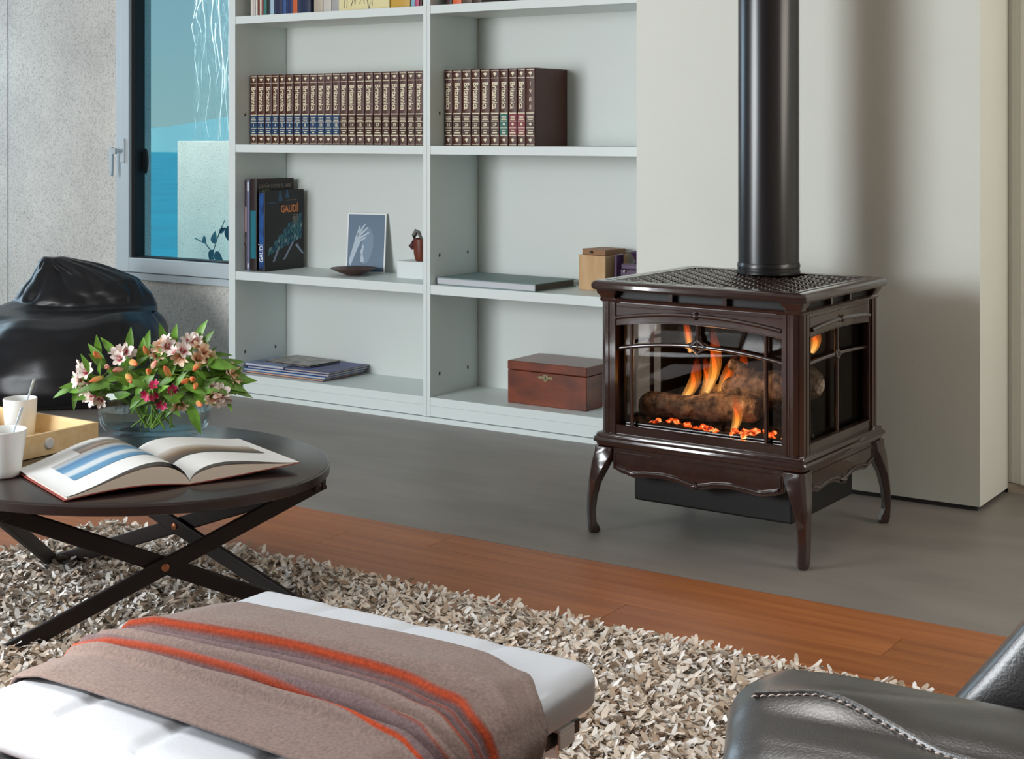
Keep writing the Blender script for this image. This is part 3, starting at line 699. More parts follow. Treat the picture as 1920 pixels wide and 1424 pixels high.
# ------------------------------------------------------------------ folder, wooden box, purple vases on the middle shelf behind the stove
fd = thing('flat_portfolio', 'long flat silver edged portfolio lying on the middle shelf', 'folder', (-3.2, 4.65, zs))
P = [Vector((-3.410, 4.592)), Vector((-2.952, 4.566)), Vector((-2.935, 4.82)), Vector((-3.400, 4.84))]
def quadslab(mb, P, z0, z1, ins=0.0):
    c = sum(P, Vector((0, 0))) / 4
    q = [p + (c - p).normalized() * ins for p in P]
    return mb.prism([tuple(p) for p in q], z0, z1, 'z')
obj('cover', quadslab(quadslab(MB(), P, zs, zs + .003), P, zs + .025, zs + .028), mat('grey_green_cloth', (118, 140, 140), 0.5), fd, smooth=False)
obj('spine', MB().prism([(P[0].x, P[0].y - .003), (P[1].x, P[1].y - .003), (P[1].x, P[1].y + .004), (P[0].x, P[0].y + .004)], zs + .0032, zs + .0248, 'z'), mat('silver_edge', (206, 210, 216), 0.3, metal=0.2), fd, smooth=False, bevel=0.002)
obj('sheets', quadslab(MB(), [P[0] + Vector((.01, .008)), P[1] + Vector((-.006, .008)), P[2] + Vector((-.006, -.006)), P[3] + Vector((.01, -.006))], zs + .0032, zs + .0248), mat('taupe_sheets', (92, 84, 78), 0.6), fd, smooth=False)
M_box = mat('pale_box_wood', (196, 158, 116), 0.5, c2=(212, 178, 136), vscale=10, vstretch=(3, 3, 0.5))
wbx = thing('wooden_box', 'pale wooden box with a lid between the portfolio and purple vase', 'box', (-2.82, 4.8, zs))
def rotbox(mb, c, sx, sy, z0, z1, rot):
    q = [Vector((a * sx / 2, b * sy / 2)) for a, b in ((-1, -1), (1, -1), (1, 1), (-1, 1))]
    cs, sn = math.cos(rot), math.sin(rot)
    return mb.prism([(c[0] + p.x * cs - p.y * sn, c[1] + p.x * sn + p.y * cs) for p in q], z0, z1, 'z')
bc, br_ = (-2.797, 4.790), -0.20
obj('body', rotbox(MB(), bc, .130, .130, zs, zs + .128, br_), M_box, wbx, smooth=False, bevel=0.002)
obj('lid', rotbox(MB(), (bc[0] + .001, bc[1]), .112, .114, zs + .1285, zs + .150, br_), mat('lid_wood', (150, 112, 82), 0.5), wbx, smooth=False, bevel=0.002)
obj('knob', MB().lathe([(0.0001, 0), (.005, 0), (.005, .006), (.0001, .008)], 10).xform(Matrix.Translation((bc[0] - .019, bc[1] - .0565, zs + .140)) @ Matrix.Rotation(PI / 2, 4, 'X')), M_gask, wbx)
M_purp = mat('purple_glass', (70, 46, 78), 0.15, coat=0.8, spec=0.7)
gv = thing('flared_vase', 'dark purple flared vase standing behind the pale wooden box', 'vase', (-2.70, 4.80, zs))
obj('body', MB().lathe([(0.0001, 0), (.034, 0), (.030, .006), (.016, .02), (.014, .07), (.017, .10), (.030, .125), (.042, .140), (.043, .143), (.030, .132), (.0001, .11)], 32, (-2.655, 4.815, zs)), M_purp, gv)
gs = thing('purple_tablet', 'upright dark purple glass slab beside the flared vase', 'ornament', (-2.735, 4.73, zs))
obj('body', MB().box(-2.714, 4.722, zs, -2.702, 4.772, zs + .136), M_purp, gs, smooth=False, bevel=0.003)
gb = thing('purple_box', 'small dark purple lidded box beside the chimney breast', 'box', (-2.63, 4.72, zs))
obj('body', MB().box(-2.668, 4.685, zs, -2.595, 4.75, zs + .088), M_purp, gb, smooth=False, bevel=0.004)
obj('lid', MB().box(-2.664, 4.683, zs + .0885, -2.593, 4.752, zs + .108), M_purp, gb, smooth=False, bevel=0.004)
obj('knob', MB().lathe([(0.0001, 0), (.005, 0), (.005, .006), (.0001, .008)], 10).xform(Matrix.Translation((-2.648, 4.683, zs + .082)) @ Matrix.Rotation(PI / 2, 4, 'X')), mat('steel_knob', (220, 220, 220), 0.2, metal=1), gb)
tb = thing('amber_tumbler', 'ribbed amber tumbler behind the small purple box', 'glass', (-2.60, 4.80, zs))
obj('body', MB().lathe([(0.0001, 0), (.036, 0), (.038, .14), (.035, .14), (.033, .01), (.0001, .01)], 18, (-2.595, 4.815, zs)), mat('amber_glass', (196, 168, 128), 0.15, spec=0.7), tb, angle=5)

# ------------------------------------------------------------------ bottom shelves: magazines and a chest
zf = 0.0932
gm = 'magazines stacked on the bottom shelf'
def mag(name, x0, x1, y0, y1, z, h, rot, cover, edge, label):
    c = ((x0 + x1) / 2, (y0 + y1) / 2)
    t = thing(name, label, 'magazine', (c[0], c[1], z), group=gm)
    obj('cover', rotbox(rotbox(MB(), c, x1 - x0, y1 - y0, z, z + h * .2, rot), c, x1 - x0, y1 - y0, z + h * .8, z + h, rot), cover, t, smooth=False)
    obj('pages', rotbox(MB(), c, x1 - x0 - .004, y1 - y0 - .004, z + h * .2 + .0001, z + h * .8 - .0001, rot), edge, t, smooth=False)
    return t
mag('magazine', -4.41, -3.985, 4.60, 4.852, zf, .009, -.01, bm_('brown_mag', (92, 62, 58)), bm_('peach_edge', (206, 160, 136)), 'brown covered magazine at the bottom of the pile')
mag('magazine', -4.418, -3.975, 4.598, 4.85, zf + .0092, .010, 0.0, bm_('cyan_mag', (40, 110, 170), vary=.3, vscale=12), bm_('white_edge', (200, 196, 190)), 'bright blue magazine second from the bottom of the pile')
mag('magazine', -4.40, -3.965, 4.602, 4.856, zf + .0194, .010, 0.012, bm_('navy_mag', (34, 44, 104), vary=.4, vscale=16), bm_('pale_edge', (186, 184, 190)), 'dark blue magazine in the middle of the pile')
mag('magazine', -4.195, -3.962, 4.604, 4.860, zf + .0296, .008, 0.02, bm_('violet_blue_mag', (72, 80, 130), vary=.35, vscale=14), bm_('cream_edge', (196, 180, 160)), 'violet blue magazine on the stove side of the pile')
mag('magazine', -4.42, -4.20, 4.606, 4.80, zf + .0296, .010, -0.03, bm_('pale_blue_mag', (132, 150, 186), vary=.3, vscale=20), bm_('white_edge2', (210, 206, 200)), 'pale blue magazine on the window side of the pile')
mag('magazine', -4.36, -4.10, 4.66, 4.845, zf + .0398, .007, -0.06, bm_('grey_photo_mag', (150, 146, 142), vary=.4, vscale=22), bm_('dark_edge', (60, 54, 52)), 'grey photographic magazine lying on top of the pile')
M_chest = mat('mahogany_chest', (92, 46, 30), 0.32, c2=(128, 62, 38), vscale=9, vstretch=(1, 1, 2), bump=0.05, bscale=60, coat=0.2)
ch = thing('wooden_chest', 'old dark mahogany chest with a brass lock on the bottom shelf', 'box', (-2.95, 4.7, zf))
obj('body', MB().box(-3.116, 4.632, zf, -2.776, 4.846, zf + .122), M_chest, ch, smooth=False, bevel=0.003)
obj('lid', MB().box(-3.117, 4.631, zf + .1235, -2.775, 4.847, zf + .157), M_chest, ch, smooth=False, bevel=0.004)
lk = MB()
pr = [(-.034, 0), (-.028, .005), (-.012, .004), (-.010, .0095), (.010, .0095), (.012, .004), (.028, .005), (.034, 0), (.028, -.005), (.012, -.004), (.009, -.010), (0, -.0155), (-.009, -.010), (-.012, -.004), (-.028, -.005)]
lk.prism([(-2.949 + p[0], zf + .106 + p[1]) for p in pr], 4.6295, 4.6335, 'y')
lo_ = obj('lock_plate', lk, mat('aged_brass', (128, 118, 88), 0.35, metal=0.7), ch, smooth=False)
obj('keyhole', MB().box(-2.951, 4.629, zf + .098, -2.947, 4.6297, zf + .112), M_gask, lo_, smooth=False)

# ------------------------------------------------------------------ the stove
M_enam = mat('brown_enamel', (54, 36, 32), 0.13, spec=0.7, coat=0.7, coat_rough=0.04, vary=0.06, vscale=14, bump=0.02, bscale=26)
M_black = mat('matt_black_steel', (22, 20, 19), 0.55)
M_fbox = mat('firebox_liner', (30, 27, 26), 0.7, spec=0.3)
SW, SD = 0.635, 0.565
stove = thing('gas_stove', 'dark brown enamelled cast iron stove with a fire burning behind arched window bars', 'stove', (-2.118, 3.548, 0), rotz=math.radians(-1.2))
def S(name, mb, m=None, parent=None, **k): return obj(name, mb, m or M_enam, parent or stove, world=False, **k)
def rrect(x0, y0, x1, y1, r, z, n=4):
    pts = []
    for cx, cy, a0 in ((x1 - r, y0 + r, -90), (x1 - r, y1 - r, 0), (x0 + r, y1 - r, 90), (x0 + r, y0 + r, 180)):
        for i in range(n + 1):
            a = math.radians(a0 + 90 * i / n); pts.append((cx + r * math.cos(a), cy + r * math.sin(a), z))
    return pts
def rring(mb, levels, r=0.012, x0=0, y0=0, x1=SW, y1=SD):
    return mb.loft([rrect(x0 + o, y0 + o, x1 - o, y1 - o, max(r - o * 0.3, 0.003), z) for o, z in levels])
# top: rim, sunk field, interlaced lattice
tp = MB(); rings = []
for o, z in ((.012, .664), (.004, .666), (0, .672), (0, .681), (.004, .687), (.010, .690), (.030, .690), (.034, .688), (.038, .688), (.041, .690), (.050, .690), (.054, .680)):
    rings.append(rrect(o, o, SW - o, SD - o, max(.014 - o * .1, .006), z))
tp.loft(rings)
S('top_plate', tp, angle=28)
lt = MB()
na, nb = 22, 18
ax0, ax1, ay0, ay1 = .056, SW - .056, .056, SD - .056
for i in range(na):
    for j in range(nb):
        cx = ax0 + (ax1 - ax0) * (i + .5) / na; cy = ay0 + (ay1 - ay0) * (j + .5) / nb
        if (cx - .330) ** 2 + (cy - .462) ** 2 < .088 ** 2: continue
        hx, hy = (ax1 - ax0) / na / 2, (ay1 - ay0) / nb / 2
        sg = 1 if (i + j) % 2 == 0 else -1
        for d in (sg,):
            p0, p1 = (cx - hx, cy - hy * d), (cx + hx, cy + hy * d)
            mid = ((p0[0] + p1[0]) / 2, (p0[1] + p1[1]) / 2)
            dx, dy = p1[0] - p0[0], p1[1] - p0[1]; L = math.hypot(dx, dy); nx_, ny_ = -dy / L * .0042, dx / L * .0042
            vs = []
            for (q, z) in ((p0, .6835), (mid, .6905), (p1, .6835)):
                vs += [(q[0] - nx_, q[1] - ny_, z - .003), (q[0], q[1], z), (q[0] + nx_, q[1] + ny_, z - .003)]
            lt.add(vs, [(0, 3, 4, 1), (1, 4, 5, 2), (3, 6, 7, 4), (4, 7, 8, 5)])
S('top_lattice', lt, angle=0, kind='stuff')
# cornice under the top
cv = MB(); rring(cv, [(.030, .636), (.026, .644), (.021, .650), (.016, .658), (.012, .664)])
# vent: recessed black band between corner caps and dividers
vb = MB(); rring(vb, [(.040, .640), (.040, .664)], x0=0, y0=0)
S('vent_slot', vb, M_black)
for (x0, x1) in ((.016, .072), (SW - .072, SW - .016)):
    for (y0, y1) in ((.016, .060), (SD - .060, SD - .016)):
        cp = MB(); cp.loft([rrect(x0 + o, y0 + o, x1 - o, y1 - o, .006, z) for o, z in ((.006, .634), (.004, .648), (-.002, .656), (-.004, .665))]); S('corner_cap', cp, angle=30)
vd = MB()
for x in (.24, .40): vd.box(x - .006, .022, .642, x + .006, .05, .664)
for y in (.22, .345): vd.box(SW - .05, y - .006, .642, SW - .022, y + .006, .664); vd.box(.022, y - .006, .642, .05, y + .006, .664)
vd.loft([rrect(o, o, SW - o, SD - o, .01, z) for o, z in ((.026, .630), (.020, .634), (.018, .640), (.022, .644), (.030, .645))])
S('vent_rail', vd, angle=30)
# corner columns with flutes
def column(cx, cy, sx, sy):
    cl = MB()
    # plan polygon of a fluted chamfered corner post; (cx,cy) outer corner, sx/sy point inwards
    pl = [(0, .052), (0, .040), (.003, .037), (.003, .033), (0, .030), (0, .020), (.008, .010), (.010, .0125), (.0125, .010), (.010, .008), (.020, 0), (.030, 0), (.033, .003), (.037, .003), (.040, 0), (.052, 0), (.052, .030), (.030, .052)]
    pts = [(cx + sx * p[0], cy + sy * p[1]) for p in pl]
    if sx * sy > 0: pts = pts[::-1]
    cl.loft([[(p[0], p[1], z) for p in pts] for z in (.268, .634)]); S('corner_post', cl, angle=20)
for (cx, cy, sx, sy) in ((.020, .018, 1, 1), (SW - .020, .018, -1, 1), (.020, SD - .018, 1, -1), (SW - .020, SD - .018, -1, -1)): column(cx, cy, sx, sy)
# one face: frame, arch bars, glass.  built in a flat frame (u along, n outward = -y, z) then placed
def arch(u, u0, u1, zs_, zc): t = (u - u0) / (u1 - u0); return zs_ + (zc - zs_) * (1 - (2 * t - 1) ** 2)
def face(u0, u1, M, front, name):
    us = [u0 + (u1 - u0) * i / 24 for i in range(25)]
    zb, zsd, zc = .300, .570, .588 if front else .578
    fr_ = MB()
    fr_.strip(us, [.268] * 25, [zb] * 25, 0, .016)
    fr_.strip(us, [arch(u, u0, u1, zsd, zc) for u in us], [.634] * 25, 0, .016)
    fr_.strip([u0 - .03, u0], [.268] * 2, [.634] * 2, .001, .017); fr_.strip([u1, u1 + .03], [.268] * 2, [.634] * 2, .001, .017)
    a = S(name + '_frame', fr_.xform(M), bevel=.0025)
    bd_ = MB()
    mu = [u0 + .004 + (u1 - u0 - .008) * i / 24 for i in range(25)]
    ml = [arch(u, u0, u1, .590, .612) for u in mu] if front else [arch(u, u0, u1, .590, .600) for u in mu]
    bd_.tube([(u, -.003, z) for u, z in zip(mu, ml)], .0052, 8, up=(0, 1, 0))
    vv = [.622 + (.004 * max(0, 1 - abs(u - (u0 + u1) / 2) / .02)) for u in mu]
    bd_.tube([(u, 0, z) for u, z in zip(mu, vv)], .0018, 6, up=(0, 1, 0))
    bd_.tube([(u, 0, zb - .0015) for u in (u0 - .002, u1 + .002)], .0022, 6, up=(0, 1, 0))
    for u in (u0 - .001, u1 + .001): bd_.tube([(u, 0, zb), (u, 0, zsd)], .002, 6)
    bd_.tube([(u, .0005, arch(u, u0, u1, zsd, zc) + .001) for u in us], .002, 6, up=(0, 1, 0))
    cu, cz = (u0 + u1) / 2, (.612 if front else .601)
    bd_.loft([[(cu - w_, -.003 - d_, cz), (cu, -.003 - d_, cz - w_ * .75), (cu + w_, -.003 - d_, cz), (cu, -.003 - d_, cz + w_ * .75)] for w_, d_ in ((.015, 0), (.012, .005), (.004, .009))])
    S(name + '_moulding', bd_.xform(M), angle=40)
    mt = MB(); y_ = .012
    mz = [arch(u, u0, u1, .506, .530) if front else arch(u, u0, u1, .500, .506) for u in us]
    mt.tube([(u, y_, z) for u, z in zip(us, mz)], .0058, 8, up=(0, 1, 0))
    cz = .530 if front else .506
    if front:
        for u in (u0 + .045, u1 - .052): mt.tube([(u, y_, zb - .002), (u, y_, arch(u, u0, u1, zsd, zc))], .0058, 8)
        mt.tube([(cu, y_, cz), (cu, y_, zc + .002)], .0062, 8)
        for s_ in (-1, 1): mt.tube([(cu + s_ * .006, y_, cz + .03), (cu + s_ * .009, y_, cz + .012), (cu + s_ * .03, y_, cz + .003)], .004, 6)
    else:
        mt.tube([(cu, y_, zb - .002), (cu, y_, zc + .001)], .0066, 8)
    k = .017 if front else .012
    dm = [(cu - k * 1.35, cz), (cu, cz - k), (cu + k * 1.35, cz), (cu, cz + k)]
    for i in range(4):
        a_, b_ = dm[i], dm[(i + 1) % 4]; mt.tube([(a_[0], y_ - .003, a_[1]), (b_[0], y_ - .003, b_[1])], .0050, 6, up=(0, 1, 0))
    S(name + '_bars', mt.xform(M), angle=50)
    gl = MB(); gl.box(u0 - .004, .024, zb - .004, u1 + .004, .027, zc + .004)
    S(name + '_glass', gl.xform(M), M_fglass, smooth=False)
    bk = MB()
    for (a_, b_, c_, d_) in ((u0 - .004, zb - .004, u0 + .012, zc + .01), (u1 - .012, zb - .004, u1 + .004, zc + .01), (u0 + .012, zb - .004, u1 - .012, zb + .008)):
        bk.box(a_, .028, b_, c_, .040, d_)
    S(name + '_gasket', bk.xform(M), M_black, smooth=False)
M_fglass = glass_pane('fire_glass', (214, 208, 204), 0.035)
Mf = Matrix.Translation((0, .022, 0))
face(.070, .565, Mf, True, 'front')
face(.085, SD - .085, Matrix.Translation((SW - .024, 0, 0)) @ Matrix.Rotation(PI / 2, 4, 'Z'), False, 'side')
face(-(SD - .085), -.085, Matrix.Translation((.024, 0, 0)) @ Matrix.Rotation(-PI / 2, 4, 'Z'), False, 'side')
# firebox inside
fb = MB()
fb.box(.05, SD - .06, .268, SW - .05, SD - .022, .634)
fb.box(.04, .05, .268, SW - .04, SD - .06, .292)
fb.box(.04, .05, .600, SW - .04, SD - .06, .634)
for x in (.052, SW - .058):
    fb.box(x, SD - .26, .292, x + .006, SD - .06, .6)
S('firebox', fb, M_fbox, smooth=False)
M_log = mat('ceramic_log', (92, 80, 70), 0.85, c2=(196, 178, 158), vscale=40, bump=0.9, bscale=70, bdist=0.02, detail=7)
def log(p0, p1, r, seed, ends=1.0):
    p0, p1 = Vector(p0), Vector(p1); n = 22; m_ = 18; rings = []
    d = (p1 - p0).normalized(); a = d.cross(Vector((0, 0, 1)))
    a = a.normalized() if a.length > .05 else Vector((1, 0, 0)); b = a.cross(d)
    for i in range(n + 1):
        t = i / n; c = p0.lerp(p1, t); rr = r * (0.9 + .2 * mnoise.noise(Vector((t * 3 + seed, seed, 0))))
        if i in (0, n): rr *= .72
        ring = []
        for j in range(m_):
            th = 2 * PI * j / m_
            q = rr * (1 + .22 * mnoise.noise(Vector((math.cos(th) * 3 + seed * 3, math.sin(th) * 3, t * 3))) + .10 * mnoise.noise(Vector((math.cos(th) * 9 + seed, math.sin(th) * 9, t * 16))))
            ring.append(c + a * (q * math.cos(th)) + b * (q * math.sin(th)))
        rings.append(ring)
    return MB().loft(rings)
for k, (p0, p1, r) in enumerate((((.075, .17, .330), (.44, .145, .362), .040), ((.30, .235, .385), (.585, .20, .440), .044), ((.395, .30, .40), (.34, .18, .47), .020), ((.19, .30, .345), (.47, .33, .375), .045), ((.565, .085, .315), (.49, .26, .46), .027), ((.22, .115, .335), (.36, .20, .398), .016))):
    S('log', log(p0, p1, r, k * 1.7 + .3), M_log, angle=60)
eb = MB(); ern = random.Random(4)
def chunk(mb, c, s, rn):
    b = bmesh.new(); bmesh.ops.create_icosphere(b, subdivisions=1, radius=s)
    for v in b.verts: v.co = Vector((v.co.x * rn.uniform(.7, 1.3), v.co.y * rn.uniform(.7, 1.3), v.co.z * rn.uniform(.5, .9))) + Vector(c)
    b.verts.index_update(); mb.add([tuple(v.co) for v in b.verts], [tuple(q.index for q in f_.verts) for f_ in b.faces]); b.free()
for _ in range(150):
    chunk(eb, (ern.uniform(.09, .58), ern.uniform(.06, .20), .293 + ern.uniform(0, .014)), ern.uniform(.006, .013), ern)
S('ash_bed', eb, mat('cold_ember', (62, 54, 48), 0.9, vary=.3, vscale=60), angle=0, kind='stuff')
M_ember = bpy.data.materials.new('glowing_ember'); M_ember.use_nodes = True
_n = M_ember.node_tree.nodes; _l = M_ember.node_tree.links; _p = _n['Principled BSDF']; _p.inputs['Base Color'].default_value = rgba((60, 30, 20)); _p.inputs['Roughness'].default_value = .9
_t = _n.new('ShaderNodeTexNoise'); _t.inputs['Scale'].default_value = 75; _c = _n.new('ShaderNodeTexCoord'); _l.new(_c.outputs['Object'], _t.inputs['Vector'])
_r = _n.new('ShaderNodeValToRGB'); _r.color_ramp.elements[0].position = .36; _r.color_ramp.elements[0].color = (.12, .006, .001, 1); _r.color_ramp.elements[1].position = .64; _r.color_ramp.elements[1].color = (1, .5, .16, 1)
_q = _r.color_ramp.elements.new(.5); _q.color = (1, .10, .012, 1)
_l.new(_t.outputs['Fac'], _r.inputs[0]); _l.new(_r.outputs[0], _p.inputs['Emission Color']); _p.inputs['Emission Strength'].default_value = 2.6
for (x, y_, s_, n_) in ((.165, .072, .010, 5), (.245, .085, .012, 6), (.29, .07, .010, 4), (.345, .060, .012, 7), (.42, .062, .012, 6), (.455, .09, .013, 6), (.52, .085, .011, 5), (.20, .10, .009, 4), (.40, .10, .01, 4)):
    em = MB()
    for _ in range(n_): chunk(em, (x + ern.uniform(-.024, .024), y_ + ern.uniform(-.012, .014), .304 + ern.uniform(0, .012)), s_ * ern.uniform(.6, 1.05), ern)
    S('glowing_ember', em, M_ember, angle=0)
S('glowing_ember', MB().rbox((.415, .132, .348), (.035, .02, .03), .008, (4, 4, 4)), mat('red_glow', (90, 20, 16), .8, emit=(170, 24, 18), estr=.55))
# flames: tongues of hot gas, brightest low down, thinning towards the tip
def flame_mat(name, k, es):
    m = bpy.data.materials.new(name); m.use_nodes = True
    n = m.node_tree.nodes; l = m.node_tree.links; n.remove(n['Principled BSDF'])
    at = n.new('ShaderNodeAttribute'); at.attribute_name = 'along'
    r = n.new('ShaderNodeValToRGB'); el = r.color_ramp.elements
    el[0].position = 0; el[0].color = (1.0, .56, .18, 1); el[1].position = 1; el[1].color = (.55, .03, .004, 1)
    q = el.new(.3); q.color = (1.0, .40, .06, 1); q = el.new(.65); q.color = (.95, .14, .012, 1)
    l.new(at.outputs['Fac'], r.inputs[0])
    o = n.new('ShaderNodeMapRange'); o.inputs['From Min'].default_value = 0.1; o.inputs['From Max'].default_value = 1.0; o.inputs['To Min'].default_value = k; o.inputs['To Max'].default_value = 0.0
    l.new(at.outputs['Fac'], o.inputs[0])
    e_ = n.new('ShaderNodeEmission'); e_.inputs[1].default_value = es; l.new(r.outputs[0], e_.inputs[0])
    t = n.new('ShaderNodeBsdfTransparent'); mx = n.new('ShaderNodeMixShader')
    l.new(o.outputs[0], mx.inputs[0]); l.new(t.outputs[0], mx.inputs[1]); l.new(e_.outputs[0], mx.inputs[2]); l.new(mx.outputs[0], n['Material Output'].inputs[0])
    return m
M_fl = flame_mat('flame_gas', .30, 1.8); M_core = flame_mat('flame_core', .85, 4.0)
def flame(base, tip, r, bend, nm='flame'):
    for (sc_, m_, top) in ((1.0, M_fl, 1.0), (.66, M_fl, .93), (.36, M_core, .72)):
        pts = []; rr = []; at = []
        b_, t_ = Vector(base), Vector(tip)
        for i in range(15):
            t = i / 14; c = b_.lerp(t_, t * top) + Vector((bend * math.sin(PI * t * 1.2), .01 * math.sin(4 * t), 0))
            pts.append(c); rr.append(sc_ * r * (math.sin(PI * (t * .86 + .14)) ** .8) + .0006); at.append(t)
        f_ = MB().tube(pts, rr, 12, up=(0, 1, 0), att=at)
        if sc_ == 1.0: o = obj(nm, f_, m_, stove, world=False, attr='along', angle=0)
        else: obj('flame_core', f_, m_, o, world=False, attr='along', angle=0)
flame((.150, .255, .340), (.205, .255, .470), .016, .010)
flame((.222, .262, .368), (.250, .262, .560), .016, .012)
flame((.205, .275, .360), (.215, .275, .470), .012, .006)
flame((.272, .25, .362), (.322, .25, .490), .017, -.006)
flame((.298, .262, .365), (.345, .262, .510), .014, .008)
flame((.392, .085, .305), (.402, .085, .412), .012, .006)
flame((.118, .36, .46), (.100, .36, .57), .010, -.004)
flame((.438, .34, .52), (.447, .34, .60), .014, .004)
flame((.520, .30, .50), (.53, .30, .58), .014, .004)
flame((.540, .14, .315), (.548, .14, .390), .010, .004)
for (p, w_) in (((.26, .16, .47), 2.2), ((.40, .09, .40), 1.2)):
    pl_ = bpy.data.lights.new('fire_light', 'POINT'); pl_.energy = w_ * .4; pl_.color = (1.0, .52, .22); pl_.shadow_soft_size = .05
    po = bpy.data.objects.new('fire_light', pl_); COL.objects.link(po); po.parent = stove; po.location = p
# base mouldings, skirts, legs, valve box
bs = MB(); rring(bs, [(.020, .276), (.012, .274), (.010, .270), (.010, .265), (.004, .262), (.002, .256), (.004, .251), (.010, .249), (.011, .242), (.016, .238), (.020, .234)], r=.018)
S('base_moulding', bs, angle=30)
def skirt(u0, u1, M, zfun, name):
    us = [u0 + (u1 - u0) * i / 40 for i in range(41)]
    z = [zfun((u - u0) / (u1 - u0)) for u in us]
    k = MB(); k.strip(us, z, [.240] * 41, 0, .014)
    pn = S(name, k.xform(M), bevel=.002)
    r = MB()
    r.tube([(u0 + .008, -.001, .226), (u1 - .008, -.001, .226)], .002, 6, up=(0, 1, 0))
    for u in (u0 + .008, u1 - .008): r.tube([(u, -.001, zfun(.015) + .014), (u, -.001, .226)], .002, 6)
    r.tube([(u, -.002, q + .012) for u, q in list(zip(us, z))[1:-1]], .0044, 8, up=(0, 1, 0))
    cu = (u0 + u1) / 2; cz = zfun(.5) + .012
    r.loft([[(cu - w_ * 1.2, -.003 - d_, cz), (cu, -.003 - d_, cz - w_ * .9), (cu + w_ * 1.2, -.003 - d_, cz), (cu, -.003 - d_, cz + w_ * .9)] for w_, d_ in ((.013, 0), (.010, .005), (.003, .009))])
    S(name + '_moulding', r.xform(M), angle=45)
_wv = [(0, .180), (.06, .170), (.13, .163), (.22, .168), (.30, .171), (.38, .168), (.45, .160), (.5, .154), (.55, .160), (.62, .168), (.70, .171), (.78, .168), (.87, .163), (.94, .170), (1, .180)]
def wave(t):
    for (a, za), (b, zb_) in zip(_wv[:-1], _wv[1:]):
        if a <= t <= b + 1e-9:
            s_ = (t - a) / (b - a); s_ = s_ * s_ * (3 - 2 * s_); return za + (zb_ - za) * s_
    return .18
skirt(.066, SW - .066, Matrix.Translation((0, .016, 0)), wave, 'front_skirt')
skirt(.066, SD - .066, Matrix.Translation((SW - .018, 0, 0)) @ Matrix.Rotation(PI / 2, 4, 'Z'), lambda t: wave(t) + .008, 'side_skirt')
skirt(-(SD - .066), -.066, Matrix.Translation((.018, 0, 0)) @ Matrix.Rotation(-PI / 2, 4, 'Z'), lambda t: wave(t) + .008, 'side_skirt')
for (cx, cy, dx, dy) in ((.012, .010, -1, -1), (SW - .012, .010, 1, -1), (.012, SD - .010, -1, 1), (SW - .012, SD - .010, 1, 1)):
    d = Vector((dx, dy, 0)).normalized(); p = Vector((-d.y, d.x, 0)); rings = []
    for z, o_, t_, w_, k_ in ((.238, .000, .020, .080, .036), (.215, .002, .020, .078, .034), (.195, .008, .022, .070, .028), (.170, .012, .022, .058, .020), (.140, .017, .020, .046, .012), (.100, .021, .018, .038, .008), (.060, .022, .016, .035, .006), (.030, .020, .017, .034, .006), (.020, .020, .024, .033, .006), (.008, .019, .025, .030, .008), (0.0, .015, .018, .020, .006)):
        c = Vector((cx, cy, z)) + d * o_
        rings.append([c - p * (w_ * .10), c - d * k_ - p * (w_ / 2), c - d * (k_ + t_) - p * (w_ * .38), c - d * (k_ + t_) + p * (w_ * .38), c - d * k_ + p * (w_ / 2), c + p * (w_ * .10)])
    if dx * dy < 0: pass
    S('leg', MB().loft(rings), bevel=.002, angle=50)
S('valve_box', MB().box(.098, .075, .088, .566, .475, .246), M_black, smooth=False, bevel=.006)
hx = MB(); hx.box(.06, .05, .236, SW - .06, SD - .05, .268); S('floor_pan', hx, M_black, smooth=False)
S('back_plate', MB().box(.05, SD - .024, .24, SW - .05, SD - .016, .64), M_enam, smooth=False)
# flue
M_flue = mat('satin_black_flue', (30, 29, 31), 0.30, spec=0.6, coat=0.25, coat_rough=0.2)
fl = thing('flue_pipe', 'black round flue pipe rising from the stove top', 'pipe', (-1.800, 4.0, .69))
fc = (-1.798, 4.018, 0)
obj('pipe', MB().lathe([(.0872, .722), (.0872, 2.70)], 64, fc, caps=False), M_flue, fl, angle=60)
obj('collar', MB().lathe([(.0830, .6905), (.0905, .6905), (.0905, .698), (.0888, .700), (.0888, .708), (.0902, .709), (.0902, .714), (.0880, .7215), (.0830, .7215)], 64, fc), mat('flue_collar', (24, 24, 26), 0.35, coat=0.2), fl, angle=30)

